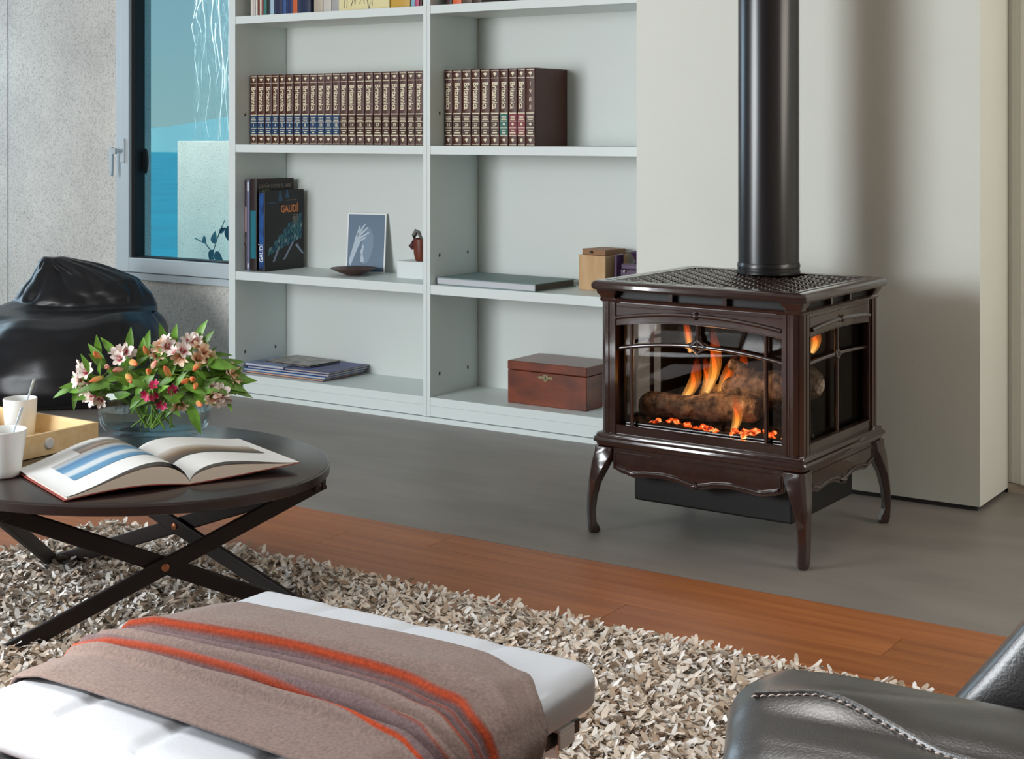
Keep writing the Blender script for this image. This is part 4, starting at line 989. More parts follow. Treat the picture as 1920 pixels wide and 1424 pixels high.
# ------------------------------------------------------------------ shag rug
RX0, RX1, RY0, RY1 = -3.22, -0.92, 1.50, 2.835
rug = obj('shag_rug', MB().box(RX0, RY0, 0.0005, RX1, RY1, 0.010), mat('rug_backing', (96, 86, 76), 0.9), None, smooth=False)
tag(rug, 'grey beige shag rug of felt flakes under the coffee table and ottoman', 'rug')
def pile():
    rs = np.random.RandomState(5); N = 80000
    x = rs.uniform(RX0, RX1, N); y = rs.uniform(RY0, RY1, N)
    th = rs.uniform(0, 2 * np.pi, N); el = np.radians(rs.uniform(-15, 40, N)); L = rs.uniform(.016, .031, N); Wd = rs.uniform(.007, .0135, N)
    z = rs.uniform(.008, .028, N); curl = rs.uniform(-.5, .5, N); tw = rs.uniform(-.9, .9, N)
    d = np.stack([np.cos(th) * np.cos(el), np.sin(th) * np.cos(el), np.sin(el)], 1)
    sd = np.stack([-np.sin(th), np.cos(th), np.zeros(N)], 1)
    nr = np.cross(sd, d); nr /= np.linalg.norm(nr, axis=1)[:, None]
    sd = sd * np.cos(tw)[:, None] + nr * np.sin(tw)[:, None]
    b = np.stack([x, y, z], 1); vs = []
    for t, wf in ((0, .7), (.5, 1.0), (1.0, .55)):
        c = b + d * (L * t)[:, None] + nr * (curl * L * (t * t - t))[:, None]
        vs += [c - sd * (Wd * wf / 2)[:, None], c + sd * (Wd * wf / 2)[:, None]]
    V = np.stack(vs, 1).reshape(-1, 3); V[:, 2] = np.maximum(V[:, 2], .002)
    o = np.arange(N)[:, None] * 6
    Fq = np.stack([o + np.array([[0, 1, 3, 2]]), o + np.array([[2, 3, 5, 4]])], 1).reshape(-1, 4)
    me = bpy.data.meshes.new('pile'); me.vertices.add(len(V)); me.vertices.foreach_set('co', V.ravel().astype(np.float32))
    me.loops.add(Fq.size); me.loops.foreach_set('vertex_index', Fq.ravel().astype(np.int32))
    me.polygons.add(len(Fq)); me.polygons.foreach_set('loop_start', np.arange(0, Fq.size, 4, dtype=np.int32))
    me.update(calc_edges=True); me.validate()
    a = me.attributes.new('tone', 'FLOAT', 'POINT'); a.data.foreach_set('value', np.repeat(rs.uniform(0, 1, N), 6).astype(np.float32))
    me.shade_smooth()
    return me
me = pile()
me.materials.append(attr_mat('felt_flakes', 'tone', [(0, (150, 126, 106)), (.15, (196, 176, 156)), (.45, (222, 210, 196)), (.8, (232, 227, 220)), (1, (240, 238, 236))], rough=0.95, spec=0.05))
link('pile', me, rug, world=False, kind='stuff')

# ------------------------------------------------------------------ coffee table
M_tab = mat('dark_stained_top', (40, 30, 28), 0.22, vary=.08, vscale=20, spec=0.5, coat=0.2, coat_rough=0.15)
M_leg = mat('dark_stained_bar', (34, 25, 22), 0.55, vary=.1, vscale=14, spec=.3)
M_rivet = mat('copper_rivet', (158, 98, 62), 0.35, metal=0.5)
TC = Vector((-2.69, 2.378, 0)); TA, TB, TR, TZ = .520, .416, .135, .345
table = thing('coffee_table', 'low dark round coffee table on crossed folding bars with copper rivets', 'table', TC)
tp_ = MB(); rings = []
for o, z in ((.006, TZ - .024), (0, TZ - .021), (0, TZ - .004), (.003, TZ - .001), (.007, TZ)):
    ring = []
    for j in range(96):
        a = 2 * PI * j / 96; x, y = (TA - o) * math.cos(a), (TB - o) * math.sin(a)
        ring.append((TC.x + x * math.cos(TR) - y * math.sin(TR), TC.y + x * math.sin(TR) + y * math.cos(TR), z))
    rings.append(ring)
tp_.loft(rings); obj('tabletop', tp_, M_tab, table, angle=40)
RP = Vector((-2.252, 2.572, 0)); LP = Vector((-2.622, 2.012, 0)); BP = Vector((-3.070, 2.525, 0))
ZT, ZB = .305, .012
def legbar(a, b, off):
    d = (b - a); s = Vector((d.y, -d.x, 0)).normalized()
    if s.dot(Vector((-.55, .83, 0))) > 0: s = -s
    e0, e1 = Vector((a.x, a.y, ZT)) + s * off, Vector((b.x, b.y, ZB)) + s * off
    dd = (e1 - e0).normalized()
    return obj('leg_bar', MB().bar(e0 - dd * .02, e1, .036, .013, s), M_leg, table, smooth=False, bevel=.003), s
def rivet(p, s, parent):
    m_ = MB().lathe([(.0001, .0), (.0085, 0), (.0085, .002), (.006, .0035), (.0001, .004)], 16)
    q = Vector((0, 0, 1)).rotation_difference(s).to_matrix().to_4x4()
    obj('rivet', m_.xform(Matrix.Translation(p) @ q), M_rivet, parent)
for (a, b) in ((RP, LP), (BP, RP), (LP, BP)):
    l1, s = legbar(a, b, .0075)
    if a is not LP: legbar(b, a, -.0075)
    mid = (a + b) / 2; mid.z = (ZT + ZB) / 2
    rivet(mid + s * .0142, s, l1)
    top = Vector((a.x, a.y, ZT)) + s * .0142; rivet(top, s, l1)
for p in (RP, LP, BP):
    obj('rim_bracket', MB().box(p.x - .018, p.y - .018, ZT - .012, p.x + .018, p.y + .018, TZ - .0245), M_leg, table, smooth=False, bevel=.003)

# ------------------------------------------------------------------ tray, cups, dish
M_tray = mat('pale_tray_wood', (238, 204, 150), 0.45, c2=(246, 220, 176), vscale=6, vstretch=(1, 8, 8))
tz = TZ + .0008
tray = thing('serving_tray', 'pale wooden serving tray with a white round grip on the coffee table', 'tray', (-3.0, 2.35, tz))
TX0, TX1, TY0, TY1 = -3.225, -2.842, 2.205, 2.462
obj('base', MB().box(TX0 + .008, TY0 + .008, tz, TX1 - .008, TY1 - .008, tz + .006), M_tray, tray, smooth=False)
for (a, b, c, d) in ((TX0, TY0, TX0 + .008, TY1), (TX1 - .008, TY0, TX1, TY1), (TX0 + .008, TY0, TX1 - .008, TY0 + .008), (TX0 + .008, TY1 - .008, TX1 - .008, TY1)):
    obj('side', MB().box(a, b, tz, c, d, tz + .053), M_tray, tray, smooth=False, bevel=.0015)
gr = MB().lathe([(.0001, 0), (.0135, 0), (.0135, .003), (.0105, .0055), (.0001, .0055)], 24)
obj('grip', gr.xform(Matrix.Translation((TX1 - .001, 2.315, tz + .027)) @ Matrix.Rotation(PI / 2, 4, 'Y')), bm_('white_grip', (226, 226, 230)), tray)
M_cup = mat('white_cup', (238, 238, 236), 0.3, spec=0.5, subsurf=0.05)
M_spoon = mat('white_spoon', (214, 228, 238), 0.25)
def cup(name, label, loc, prof, group):
    t = thing(name, label, 'cup', loc, group=group); obj('body', MB().lathe(prof, 48, loc), M_cup, t, angle=50); return t
c1 = Vector((-3.060, 2.405, tz + .0062))
cup('coffee_cup', 'smooth white cup standing inside the wooden tray', c1, [(.0001, 0), (.031, 0), (.034, .003), (.0385, .05), (.0405, .090), (.0395, .0915), (.038, .090), (.036, .05), (.031, .006), (.0001, .006)], 'white cups with spoons')
c2_ = Vector((-2.752, 2.118, tz))
pr = [(.0001, 0), (.033, 0), (.036, .003)]
for i in range(14): z = .012 + .0062 * i; pr += [(.0362 + .0135 * z / .1, z), (.0369 + .0135 * z / .1, z + .0031)]
pr += [(.0505, .1005), (.0492, .102), (.048, .100), (.034, .006), (.0001, .006)]
cup('coffee_cup', 'ribbed white cup on the table in front of the tray', c2_, pr, 'white cups with spoons')
def spoon(c, p0, p1, p2, label):
    t = thing('coffee_spoon', label, 'spoon', c, group='white spoons in the cups')
    obj('handle', MB().tube([p0, p1, p2], [.0042, .0036, .0052], 10, flat=.5), M_spoon, t)
    b = Vector(p0); bw = MB().lathe([(.0001, -.003), (.006, -.002), (.010, .0), (.006, .0015), (.0001, .002)], 16, (0, 0, 0), 1.3, 1)
    d = (Vector(p1) - b).normalized(); q = Vector((1, 0, 0)).rotation_difference(d).to_matrix().to_4x4()
    obj('bowl', bw.xform(Matrix.Translation(b - d * .008) @ q), M_spoon, t)
def at_(u, v, d):
    """point d metres ahead of the standing point, as read off the plan of the room"""
    r = (u - 960) / 2827; z = -(v - 245) / 2827
    return Vector(((r * math.cos(YAW) - math.sin(YAW)) * d, (r * math.sin(YAW) + math.cos(YAW)) * d, 1.10 + z * d))
spoon(c1, c1 + Vector((-.004, -.006, .022)), c1 + Vector((.016, .006, .080)), c1 + Vector((.036, .014, .140)), 'white spoon leaning in the smooth cup inside the tray')
spoon(c2_, c2_ + Vector((.0, .004, .030)), c2_ + Vector((.020, .014, .100)), c2_ + Vector((.036, .022, .150)), 'white spoon leaning in the ribbed cup in front of the tray')
dc = Vector((-3.055, 2.285, tz + .0062))
dd_ = thing('black_dish', 'round black glossy dish inside the tray between the two cups', 'dish', dc)
obj('body', MB().lathe([(.0001, 0), (.028, 0), (.044, .012), (.050, .034), (.051, .038), (.048, .038), (.042, .014), (.0001, .006)], 40, dc), mat('black_glaze', (24, 20, 20), 0.15, coat=.6), dd_)

# ------------------------------------------------------------------ open book
ob = thing('open_book', 'open illustrated book lying on the coffee table', 'book', (-2.5, 2.35, TZ))
S0 = Vector((-2.352, 2.283, TZ + .0006)); eS = Vector((-.935, .355, 0)).normalized(); eP = Vector((.40, .917, 0)).normalized()
PH = .315
def bp_(p, s, z): return S0 + eP * p + eS * s + Vector((0, 0, z))
def zl(p, k=1.0):   # left page surface height over distance from gutter
    t = max(0, min(1, p / .262)); return .010 + k * (.050 * math.sin(PI * min(1, t * 1.02) ** .62) ** 1.25) * (1 - .25 * t) + .003 * (1 - t)
def zr(p, k=1.0):
    t = max(0, min(1, p / .255)); return .009 + k * (.030 * math.sin(PI * min(1, t) ** .55) ** 1.2) * (1 - .15 * t) + .010 * t
def zc_l(p): t = p / .268; return .001 + .012 * math.sin(PI * t) ** 1.0 * (1 - t * .3)
def zc_r(p): t = p / .262; return .001 + .016 * t ** 1.3
M_cover = mat('red_board', (158, 74, 66), 0.5); M_paper = mat('white_paper', (236, 236, 234), 0.55); M_paper2 = mat('cream_paper', (232, 220, 206), 0.6)
def sheet(zf_, pmax, sgn, s0, s1, n=28, thick=0.0, att=None):
    m_ = MB(); m_.grid(lambda u, v: bp_(sgn * pmax * u, s0 + (s1 - s0) * v, zf_(pmax * u)), n, 10, att=att)
    return m_
def slab(za, zb_, pmax, sgn, s0, s1, n=28):
    m_ = MB(); rings = []
    for i in range(n + 1):
        p = pmax * i / n; rings.append([bp_(sgn * p, s0, za(p)), bp_(sgn * p, s1, za(p)), bp_(sgn * p, s1, zb_(p)), bp_(sgn * p, s0, zb_(p))])
    return m_.loft(rings)
cvm = slab(lambda p: zc_l(p), lambda p: zc_l(p) + .0022, .2645, -1, -.0005, PH + .0005)
obj('cover', cvm, M_cover, ob, label='red underside of the book cover')
obj('cover', slab(lambda p: zc_r(p), lambda p: zc_r(p) + .0022, .257, 1, -.0005, PH + .0005), M_cover, ob, label='red underside of the book cover')
obj('page_block', slab(lambda p: zc_l(p) + .0024, lambda p: zc_l(p) + .0024 + .80 * max(0.0005, zl(p) - zc_l(p) - .004), .260, -1, 0, PH), M_paper2, ob)
obj('page_block', slab(lambda p: zc_r(p) + .0024, lambda p: zc_r(p) + .0024 + .78 * max(0.0005, zr(p) - zc_r(p) - .004), .252, 1, 0, PH), M_paper2, ob)
for k in (.84, .89, .93, .97):
    obj('page', sheet(lambda p: zc_l(p) + .003 + k * (zl(p) - zc_l(p) - .003), .263, -1, 0, PH), M_paper, ob)
    obj('page', sheet(lambda p: zc_r(p) + .003 + k * (zr(p) - zc_r(p) - .003), .255, 1, 0, PH), M_paper, ob)
obj('page', sheet(zl, .264, -1, 0, PH), M_paper, ob); obj('page', sheet(zr, .256, 1, 0, PH), M_paper, ob)
def printed(zf_, sgn, p0, p1, s0, s1, m_, nm='printed_picture', skew=0.0):
    g = MB(); g.grid(lambda u, v: bp_(sgn * (p0 + (p1 - p0) * u), s0 + (s1 - s0) * v + skew * u, zf_(p0 + (p1 - p0) * u) + .0007), 20, 14, att=lambda u, v: v)
    return obj(nm, g, m_, ob, attr='band')
printed(zl, -1, .030, .215, .085, .235, attr_mat('sky_picture', 'band', [(0, (86, 140, 178)), (.20, (96, 150, 186)), (.28, (206, 216, 222)), (.42, (214, 220, 224)), (.50, (104, 154, 190)), (.74, (72, 122, 164)), (.84, (170, 184, 194)), (1, (186, 178, 168))], rough=.4, mixnoise=.05, nscale=40))
printed(zl, -1, .012, .150, .236, .292, attr_mat('brown_picture', 'band', [(0, (120, 98, 84)), (.4, (168, 150, 134)), (.7, (126, 120, 116)), (1, (206, 208, 210))], rough=.4, mixnoise=.1, nscale=40))
printed(zr, 1, .008, .228, .115, .205, attr_mat('dark_picture', 'band', [(0, (76, 72, 74)), (.3, (110, 92, 78)), (.55, (150, 130, 108)), (1, (214, 208, 200))], rough=.4, mixnoise=.1, nscale=30))

# ------------------------------------------------------------------ vase and flowers
def thin_glass(name, tint, ior):
    m = glass_pane(name, tint, .1); n = m.node_tree.nodes; l = m.node_tree.links; f_ = n.new('ShaderNodeLayerWeight'); f_.inputs[0].default_value = .5
    q = n.new('ShaderNodeMath'); q.operation = 'POWER'; q.inputs[1].default_value = 3.0; r = n.new('ShaderNodeMapRange'); r.inputs['To Min'].default_value = ((ior - 1) / (ior + 1)) ** 2; r.inputs['To Max'].default_value = .55
    l.new(f_.outputs['Facing'], q.inputs[0]); l.new(q.outputs[0], r.inputs[0]); l.new(r.outputs[0], n['Mix Shader'].inputs[0]); return m
VR = Vector((math.cos(YAW), math.sin(YAW), 0)); VF = Vector((-math.sin(YAW), math.cos(YAW), 0))   # along and across the long side of the bowl
VC = Vector((-2.815, 2.618, 0)); VZ = TZ + .0008
vase = thing('glass_bowl', 'wide clear glass bowl half full of water holding the flowers', 'vase', VC + Vector((0, 0, VZ)))
M_vglass = thin_glass('clear_glass', (248, 251, 251), 1.5)
M_vwater = thin_glass('vase_water', (246, 250, 249), 1.25)
def oval(a, b, z, n=56, e=2.6):
    pts = []
    for j in range(n):
        t = 2 * PI * j / n; c, s = math.cos(t), math.sin(t)
        pts.append(VC + VR * (a * math.copysign(abs(c) ** (2 / e), c)) + VF * (b * math.copysign(abs(s) ** (2 / e), s)) + Vector((0, 0, z)))
    return pts
og = [(.085, .040, 0), (.105, .050, .003), (.124, .060, .014), (.134, .066, .03), (.138, .069, .055), (.139, .070, .085), (.138, .070, .112), (.1365, .0685, .1135), (.135, .067, .112), (.1355, .0665, .085), (.134, .065, .055), (.129, .061, .033), (.118, .054, .021), (.098, .044, .014), (.080, .036, .013)]
obj('bowl', MB().loft([oval(a, b, VZ + z) for a, b, z in og]), M_vglass, vase, angle=80)
wg = [(.079, .035, .0135), (.0975, .0435, .0145), (.1175, .0535, .0215), (.1285, .0605, .0335), (.1335, .0645, .055), (.1340, .0650, .062)]
obj('water', MB().loft([oval(a, b, VZ + z) for a, b, z in wg]), M_vwater, vase, angle=60)

M_stem = mat('flower_stem', (156, 192, 84), 0.5); M_leaf = mat('flower_leaf', (98, 142, 50), 0.42, vary=.3, vscale=30, objvar=.25, subsurf=.05)
petal = {
    'white': attr_mat('petal_white', 'along', [(0, (196, 60, 92)), (.22, (206, 96, 116)), (.38, (240, 222, 214)), (.8, (246, 238, 230)), (1, (236, 196, 190))], rough=.55, subsurf=.05),
    'peach': attr_mat('petal_peach', 'along', [(0, (146, 62, 50)), (.3, (214, 150, 110)), (.6, (240, 210, 176)), (1, (246, 226, 206))], rough=.55, subsurf=.05),
    'magenta': attr_mat('petal_magenta', 'along', [(0, (236, 206, 180)), (.25, (206, 40, 96)), (.8, (176, 30, 82)), (1, (236, 206, 200))], rough=.5, subsurf=.05),
    'bud': attr_mat('petal_bud', 'along', [(0, (150, 160, 70)), (.3, (226, 186, 104)), (.7, (232, 150, 92)), (1, (214, 96, 60))], rough=.5, subsurf=.05),
    'pinkbud': attr_mat('petal_pinkbud', 'along', [(0, (190, 190, 120)), (.4, (232, 190, 170)), (1, (222, 128, 116))], rough=.5, subsurf=.05)}
frn = random.Random(21)
def blossom_mesh(kind, seed):
    r = random.Random(seed); g = MB()
    for k in range(6):
        ang = 2 * PI * k / 6 + r.uniform(-.1, .1); L = .030 * r.uniform(.9, 1.1); w = (.019 if k % 2 == 0 else .013) * r.uniform(.9, 1.1)
        o = len(g.v)
        vs = []; at = []; n = 5
        dirv = Vector((math.cos(ang), math.sin(ang), 0)); sd = Vector((-dirv.y, dirv.x, 0))
        for i in range(n + 1):
            t = i / n; c = dirv * (L * (.10 + .78 * t ** 1.1)) + Vector((0, 0, .024 * t ** .7 - .010 * max(0, t - .65) ** 1.0))
            ww = w * (math.sin(PI * (t * .80 + .10)) ** .8) * (1 if t < 1 else .5)
            vs += [c - sd * ww / 2 + Vector((0, 0, .003)), c, c + sd * ww / 2 + Vector((0, 0, .003))]; at += [t] * 3
        g.add(vs, [q for i in range(n) for q in ((i * 3, i * 3 + 3, i * 3 + 4, i * 3 + 1), (i * 3 + 1, i * 3 + 4, i * 3 + 5, i * 3 + 2))], at)
    for k in range(4):
        a = 2 * PI * k / 4; g.tube([(0, 0, .004), (.004 * math.cos(a), .004 * math.sin(a), .024)], .0007, 4, att=[.5, .35])
    return make_mesh('blossom', g, petal[kind], attr='along', angle=0)
def bud_mesh(kind):
    g = MB(); prof = [(.0008, 0), (.0042, .004), (.0070, .013), (.0078, .024), (.0062, .035), (.0026, .043), (.0003, .045)]
    n = 9; rings = [[((r_ * (1 + .12 * math.cos(3 * 2 * PI * j / n))) * math.cos(2 * PI * j / n), (r_ * (1 + .12 * math.cos(3 * 2 * PI * j / n))) * math.sin(2 * PI * j / n), z) for j in range(n)] for r_, z in prof]
    g.loft(rings, att=[z / .045 for r_, z in prof])
    return make_mesh('bud', g, petal[kind], attr='along', angle=60)
BL = {k: [blossom_mesh(k, s) for s in (1, 2)] for k in ('white', 'peach', 'magenta')}
BU = {k: bud_mesh(k) for k in ('bud', 'pinkbud')}
def aim(me, parent, p, d, s=1.0, roll=0.0, nm=None):
    o = bpy.data.objects.new(nm or me.name.split('.')[0], me); COL.objects.link(o); o.parent = parent; o.matrix_parent_inverse = wm(parent).inverted()
    q = Vector((0, 0, 1)).rotation_difference(Vector(d).normalized())
    o.location = p; o.rotation_mode = 'QUATERNION'; o.rotation_quaternion = q @ Euler((0, 0, roll)).to_quaternion(); o.scale = (s, s, s); return o
def hp(u, v, b):      # a spot in the bouquet: along the bowl, height, and depth towards the room
    return VC + VR * ((u - 287) / 758) - VF * b + Vector((0, 0, 1.10 - (v - 245) / 758))
TOV = (-VF)
def stem_thing(i, head, heads, leaves, label, group):
    hu, hv, hb = head; H = hp(hu, hv, hb)
    root = VC + VR * (frn.uniform(-.055, .055) + (hu - 287) / 758 * -.18) - VF * frn.uniform(-.025, .025) + Vector((0, 0, VZ + .018))
    t = thing('alstroemeria', label, 'flower', root, group=group)
    a = H - VC; side = VR * max(-.095, min(.095, a.dot(VR) * .62)) - VF * max(-.04, min(.04, hb * .7))
    mid = VC + side + Vector((0, 0, VZ + .105))
    path = []
    for k in range(11):
        s = k / 10; path.append(root * (1 - s) ** 2 + mid * 2 * s * (1 - s) + H * s * s)
    # keep the stem under the spot where it crosses the rim
    obj('stem', MB().tube(path, [.0026] * 8 + [.0022, .0019, .0016], 6), M_stem, t)
    for (u, v, b, kind, dx, dz) in heads:
        P = hp(u, v, b); d = VR * (dx + frn.uniform(-.35, .35)) + TOV * frn.uniform(.35, .9) + Vector((0, 0, dz + frn.uniform(-.25, .35))); d.normalize()
        s = frn.uniform(.88, 1.08)
        st = P - d * (.004)
        obj('flower_stalk', MB().tube([H - Vector((0, 0, .008)), (H + st) / 2 - d * .006, st], .0012, 5), M_stem, t)
        if kind in BL: aim(BL[kind][frn.randrange(2)], t, P - d * .012, d, s * (.62 if kind == 'magenta' else .86), frn.uniform(0, 6))
        else: aim(BU[kind], t, P - d * .016, d, s * .95, frn.uniform(0, 6))
    for (u, v, b, du, dv, L, w) in leaves:
        P = hp(u, v, b); d = VR * du + Vector((0, 0, -dv)) + TOV * frn.uniform(-.1, .35)
        obj('leaf', leaf_geo(MB(), P, d, L * .82, w * .92, up=TOV + Vector((0, 0, .6)), bend=frn.uniform(.05, .3), n=7), M_leaf, t)
    for k in range(9):
        P = H + VR * frn.uniform(-.035, .035) + TOV * frn.uniform(-.05, .012) + Vector((0, 0, frn.uniform(-.075, -.01)))
        P.z = max(P.z, VZ + .115)
        d = VR * (frn.uniform(-.9, .9) + (hu - 287) / 190) + TOV * frn.uniform(-.3, .4) + Vector((0, 0, frn.uniform(-.35, .55)))
        obj('leaf', leaf_geo(MB(), P, d, frn.uniform(.045, .075), frn.uniform(.013, .021), up=TOV + Vector((0, 0, .6)), bend=frn.uniform(.05, .4), n=6), M_leaf, t)
    return t
FL = [
 ((205, 690, .02), [(186, 668, .03, 'bud', -.2, .6), (205, 684, .045, 'pinkbud', .2, .1), (190, 706, .05, 'bud', -.5, -.35)], [(200, 690, .02, -.55, -.7, .10, .024), (215, 715, .05, -1, .12, .11, .024), (180, 672, -.01, -.1, -1, .07, .02)], 'alstroemeria with orange buds leaning over the tray side of the bowl'),
 ((160, 705, .0), [(146, 690, .0, 'white', -.8, .2), (163, 694, .03, 'white', -.4, .4), (146, 712, .02, 'white', -.9, -.1), (164, 722, .035, 'white', -.6, -.2)], [(165, 705, -.01, -1, .05, .07, .02), (150, 722, .0, -1, .1, .07, .018), (175, 700, .03, -.4, -.8, .07, .018)], 'alstroemeria with four white blossoms farthest over the tray'),
 ((188, 738, .04), [(178, 742, .05, 'white', -.5, -.3), (194, 746, .055, 'white', .1, -.5), (165, 735, .03, 'white', -.7, -.1)], [(190, 735, .03, -1, .18, .08, .02)], 'alstroemeria with white blossoms drooping over the bowl rim at the tray end'),
 ((225, 668, .0), [(218, 660, .015, 'white', -.3, .7), (232, 660, .015, 'white', .2, .7), (226, 670, .035, 'white', 0, .3), (238, 664, .0, 'white', .5, .6)], [(236, 668, -.01, .05, -1, .085, .024), (214, 672, -.01, -.6, -.7, .08, .022), (200, 690, .03, -.5, -.6, .07, .018)], 'alstroemeria with a tight pinkish white cluster in the middle of the bouquet'),
 ((242, 690, .03), [(251, 676, .04, 'bud', .5, -.1), (247, 702, .055, 'bud', .5, -.5), (228, 690, .04, 'pinkbud', -.1, .2)], [(262, 690, .0, .05, -1, .09, .03), (240, 700, .03, -.7, .2, .08, .02), (255, 705, .04, .8, .2, .08, .022)], 'alstroemeria with peach and orange buds in the middle of the bouquet'),
 ((285, 690, .02), [(292, 682, .045, 'pinkbud', .2, .4), (284, 694, .05, 'bud', -.1, .1), (272, 664, .0, 'bud', .1, .6), (296, 665, .02, 'peach', .1, .6)], [(300, 700, .03, .6, -.5, .08, .022), (275, 705, .05, -.3, .7, .07, .02), (262, 675, -.02, .15, -1, .085, .026)], 'alstroemeria with pinkish orange buds behind the crimson blossoms'),
 ((292, 715, .06), [(297, 713, .075, 'magenta', .1, .2), (283, 733, .08, 'magenta', -.3, -.2), (300, 735, .08, 'magenta', .2, -.3)], [(310, 725, .06, .8, .5, .085, .026), (280, 728, .06, -.6, .6, .07, .018), (262, 735, .05, -.3, .9, .06, .018)], 'alstroemeria with three crimson blossoms low at the front of the bowl'),
 ((325, 722, .05), [(330, 724, .065, 'magenta', .3, .1), (338, 733, .06, 'magenta', .5, -.2), (313, 752, .078, 'magenta', .0, -.5)], [(335, 735, .05, .9, .3, .08, .02), (318, 745, .065, .6, .5, .07, .02)], 'alstroemeria with half opened magenta blossoms beside the crimson ones'),
 ((310, 650, .0), [(307, 640, .01, 'white', -.2, .8), (315, 648, .03, 'white', .1, .2), (302, 650, .02, 'peach', -.4, .3)], [(308, 655, -.01, -.3, -1, .08, .022), (320, 660, .0, .15, -1, .085, .024), (312, 668, .035, .0, .9, .07, .022)], 'alstroemeria with the tallest white blossom of the bouquet'),
 ((338, 658, .02), [(330, 655, .045, 'white', -.2, .15), (347, 653, .045, 'white', .2, .15), (340, 668, .04, 'peach', 0, -.2)], [(325, 665, .01, -.1, -1, .08, .02), (345, 672, .03, .6, .4, .07, .02)], 'alstroemeria with two white blossoms showing crimson throats'),
 ((358, 645, -.01), [(350, 637, .0, 'white', -.1, .8), (362, 641, .0, 'white', .3, .7), (372, 652, .01, 'peach', .5, .5)], [(355, 650, -.02, .5, -.9, .09, .024), (370, 655, -.01, .6, -.8, .07, .02)], 'alstroemeria with white blossoms at the back beside the tallest one'),
 ((378, 662, .01), [(382, 658, .02, 'peach', .4, .5), (372, 670, .03, 'peach', .1, .2), (392, 672, .02, 'peach', .7, .1), (374, 682, .035, 'bud', .1, -.1)], [(385, 680, .02, 1, .05, .10, .03), (365, 685, .03, .5, .7, .08, .022), (390, 690, .0, .9, -.1, .09, .026)], 'alstroemeria with creamy peach blossoms on the bookcase side'),
 ((348, 695, .04), [(322, 694, .06, 'bud', -.1, .3), (355, 708, .06, 'bud', -.4, .0), (366, 706, .055, 'bud', .2, .1), (372, 716, .06, 'bud', .2, -.2)], [(345, 690, .04, .9, -.3, .09, .024), (350, 715, .055, .9, .3, .08, .022), (335, 700, .05, -.8, .4, .07, .02)], 'alstroemeria with yellow orange buds at the front on the bookcase side'),
 ((400, 725, .03), [(402, 722, .045, 'white', .3, .3), (418, 733, .045, 'white', .5, .1), (404, 740, .055, 'peach', .1, -.3), (420, 745, .05, 'white', .4, -.4), (392, 742, .055, 'white', -.3, -.3)], [(395, 715, .02, .8, .1, .07, .02), (380, 725, .04, .9, .1, .09, .026), (360, 748, .06, .45, 1, .10, .028)], 'alstroemeria with a heavy white and crimson cluster hanging past the bowl'),
 ((415, 702, .0), [(436, 706, .0, 'peach', .8, .2), (430, 698, .0, 'peach', .6, .6), (440, 716, .0, 'peach', .9, -.2)], [(405, 700, -.01, 1, .1, .10, .03), (410, 715, .0, .9, .3, .09, .026), (395, 690, -.02, .9, -.2, .09, .026)], 'alstroemeria with peach blossoms reaching farthest towards the bookcase'),
 ((345, 750, .06), [(345, 752, .075, 'peach', .1, -.4), (378, 750, .06, 'bud', .4, -.3)], [(350, 745, .06, .7, .9, .07, .026), (340, 740, .06, -.5, .7, .07, .02), (365, 738, .05, .9, .2, .09, .026)], 'alstroemeria with one low peach blossom at the bowl rim'),
 ((262, 720, .02), [], [(255, 722, .04, -.7, -.5, .07, .02), (270, 725, .05, .5, -.7, .08, .024), (250, 735, .045, -.9, .1, .09, .024), (268, 735, .055, .2, .8, .06, .018), (285, 700, .0, .2, -1, .08, .022), (240, 720, .03, -.5, -.7, .08, .022)], 'flowerless leafy alstroemeria stem in the middle of the bowl'),
 ((330, 700, .0), [], [(330, 705, .02, .6, -.8, .09, .024), (318, 712, .04, -.4, -.8, .08, .022), (342, 715, .03, 1, -.1, .09, .024), (352, 728, .04, .9, .2, .08, .022), (322, 730, .05, .5, .4, .06, .018), (380, 705, -.01, 1, -.05, .1, .028)], 'flowerless leafy alstroemeria stem on the bookcase side of the bowl'),
]
for i, (h, hs_, ls_, lb) in enumerate(FL): stem_thing(i, h, hs_, ls_, lb, 'cut flowers in the glass bowl')

# ------------------------------------------------------------------ beanbag
M_vinyl = mat('black_vinyl', (24, 23, 26), 0.36, spec=0.45, bump=0.05, bscale=90, coat=0.1, coat_rough=0.4)
BC = VR * 0 + Vector((-4.985, 4.205, 0))
bean = thing('beanbag_chair', 'slumped black leatherette beanbag against the concrete wall', 'beanbag', BC)
# height, centre along the view, centre across, half width, half depth
_SIL = [(.002, .37, -.40, .02, .33), (.02, .40, -.45, .02, .375), (.07, .415, -.48, .02, .40), (.14, .405, -.49, .015, .395), (.21, .385, -.48, .005, .37), (.27, .36, -.46, -.005, .33), (.31, .333, -.44, -.015, .29), (.335, .313, -.42, -.03, .24), (.350, .30, -.385, -.06, .185),
        (.358, .293, -.345, -.09, .135), (.375, .28, -.290, -.105, .115), (.40, .262, -.276, -.115, .120), (.43, .238, -.264, -.13, .118), (.46, .213, -.246, -.145, .105), (.49, .125, -.235, -.155, .085), (.52, .03, -.218, -.165, .065), (.545, -.06, -.205, -.17, .045), (.560, -.11, -.19, -.17, .022)]
BL_ = [(z, (r_ + l_) / 2, b_, (r_ - l_) / 2, d_) for z, r_, l_, b_, d_ in _SIL]
bb = MB(); rings = []; NB = 140
_zz = [b[0] for b in BL_]
lv_ = []
for k in range(len(BL_) - 1):
    st = 4
    for q in range(st):
        s_ = q / st; lv_.append([BL_[k][m_] * (1 - s_) + BL_[k + 1][m_] * s_ for m_ in range(5)])
lv_.append(list(BL_[-1]))
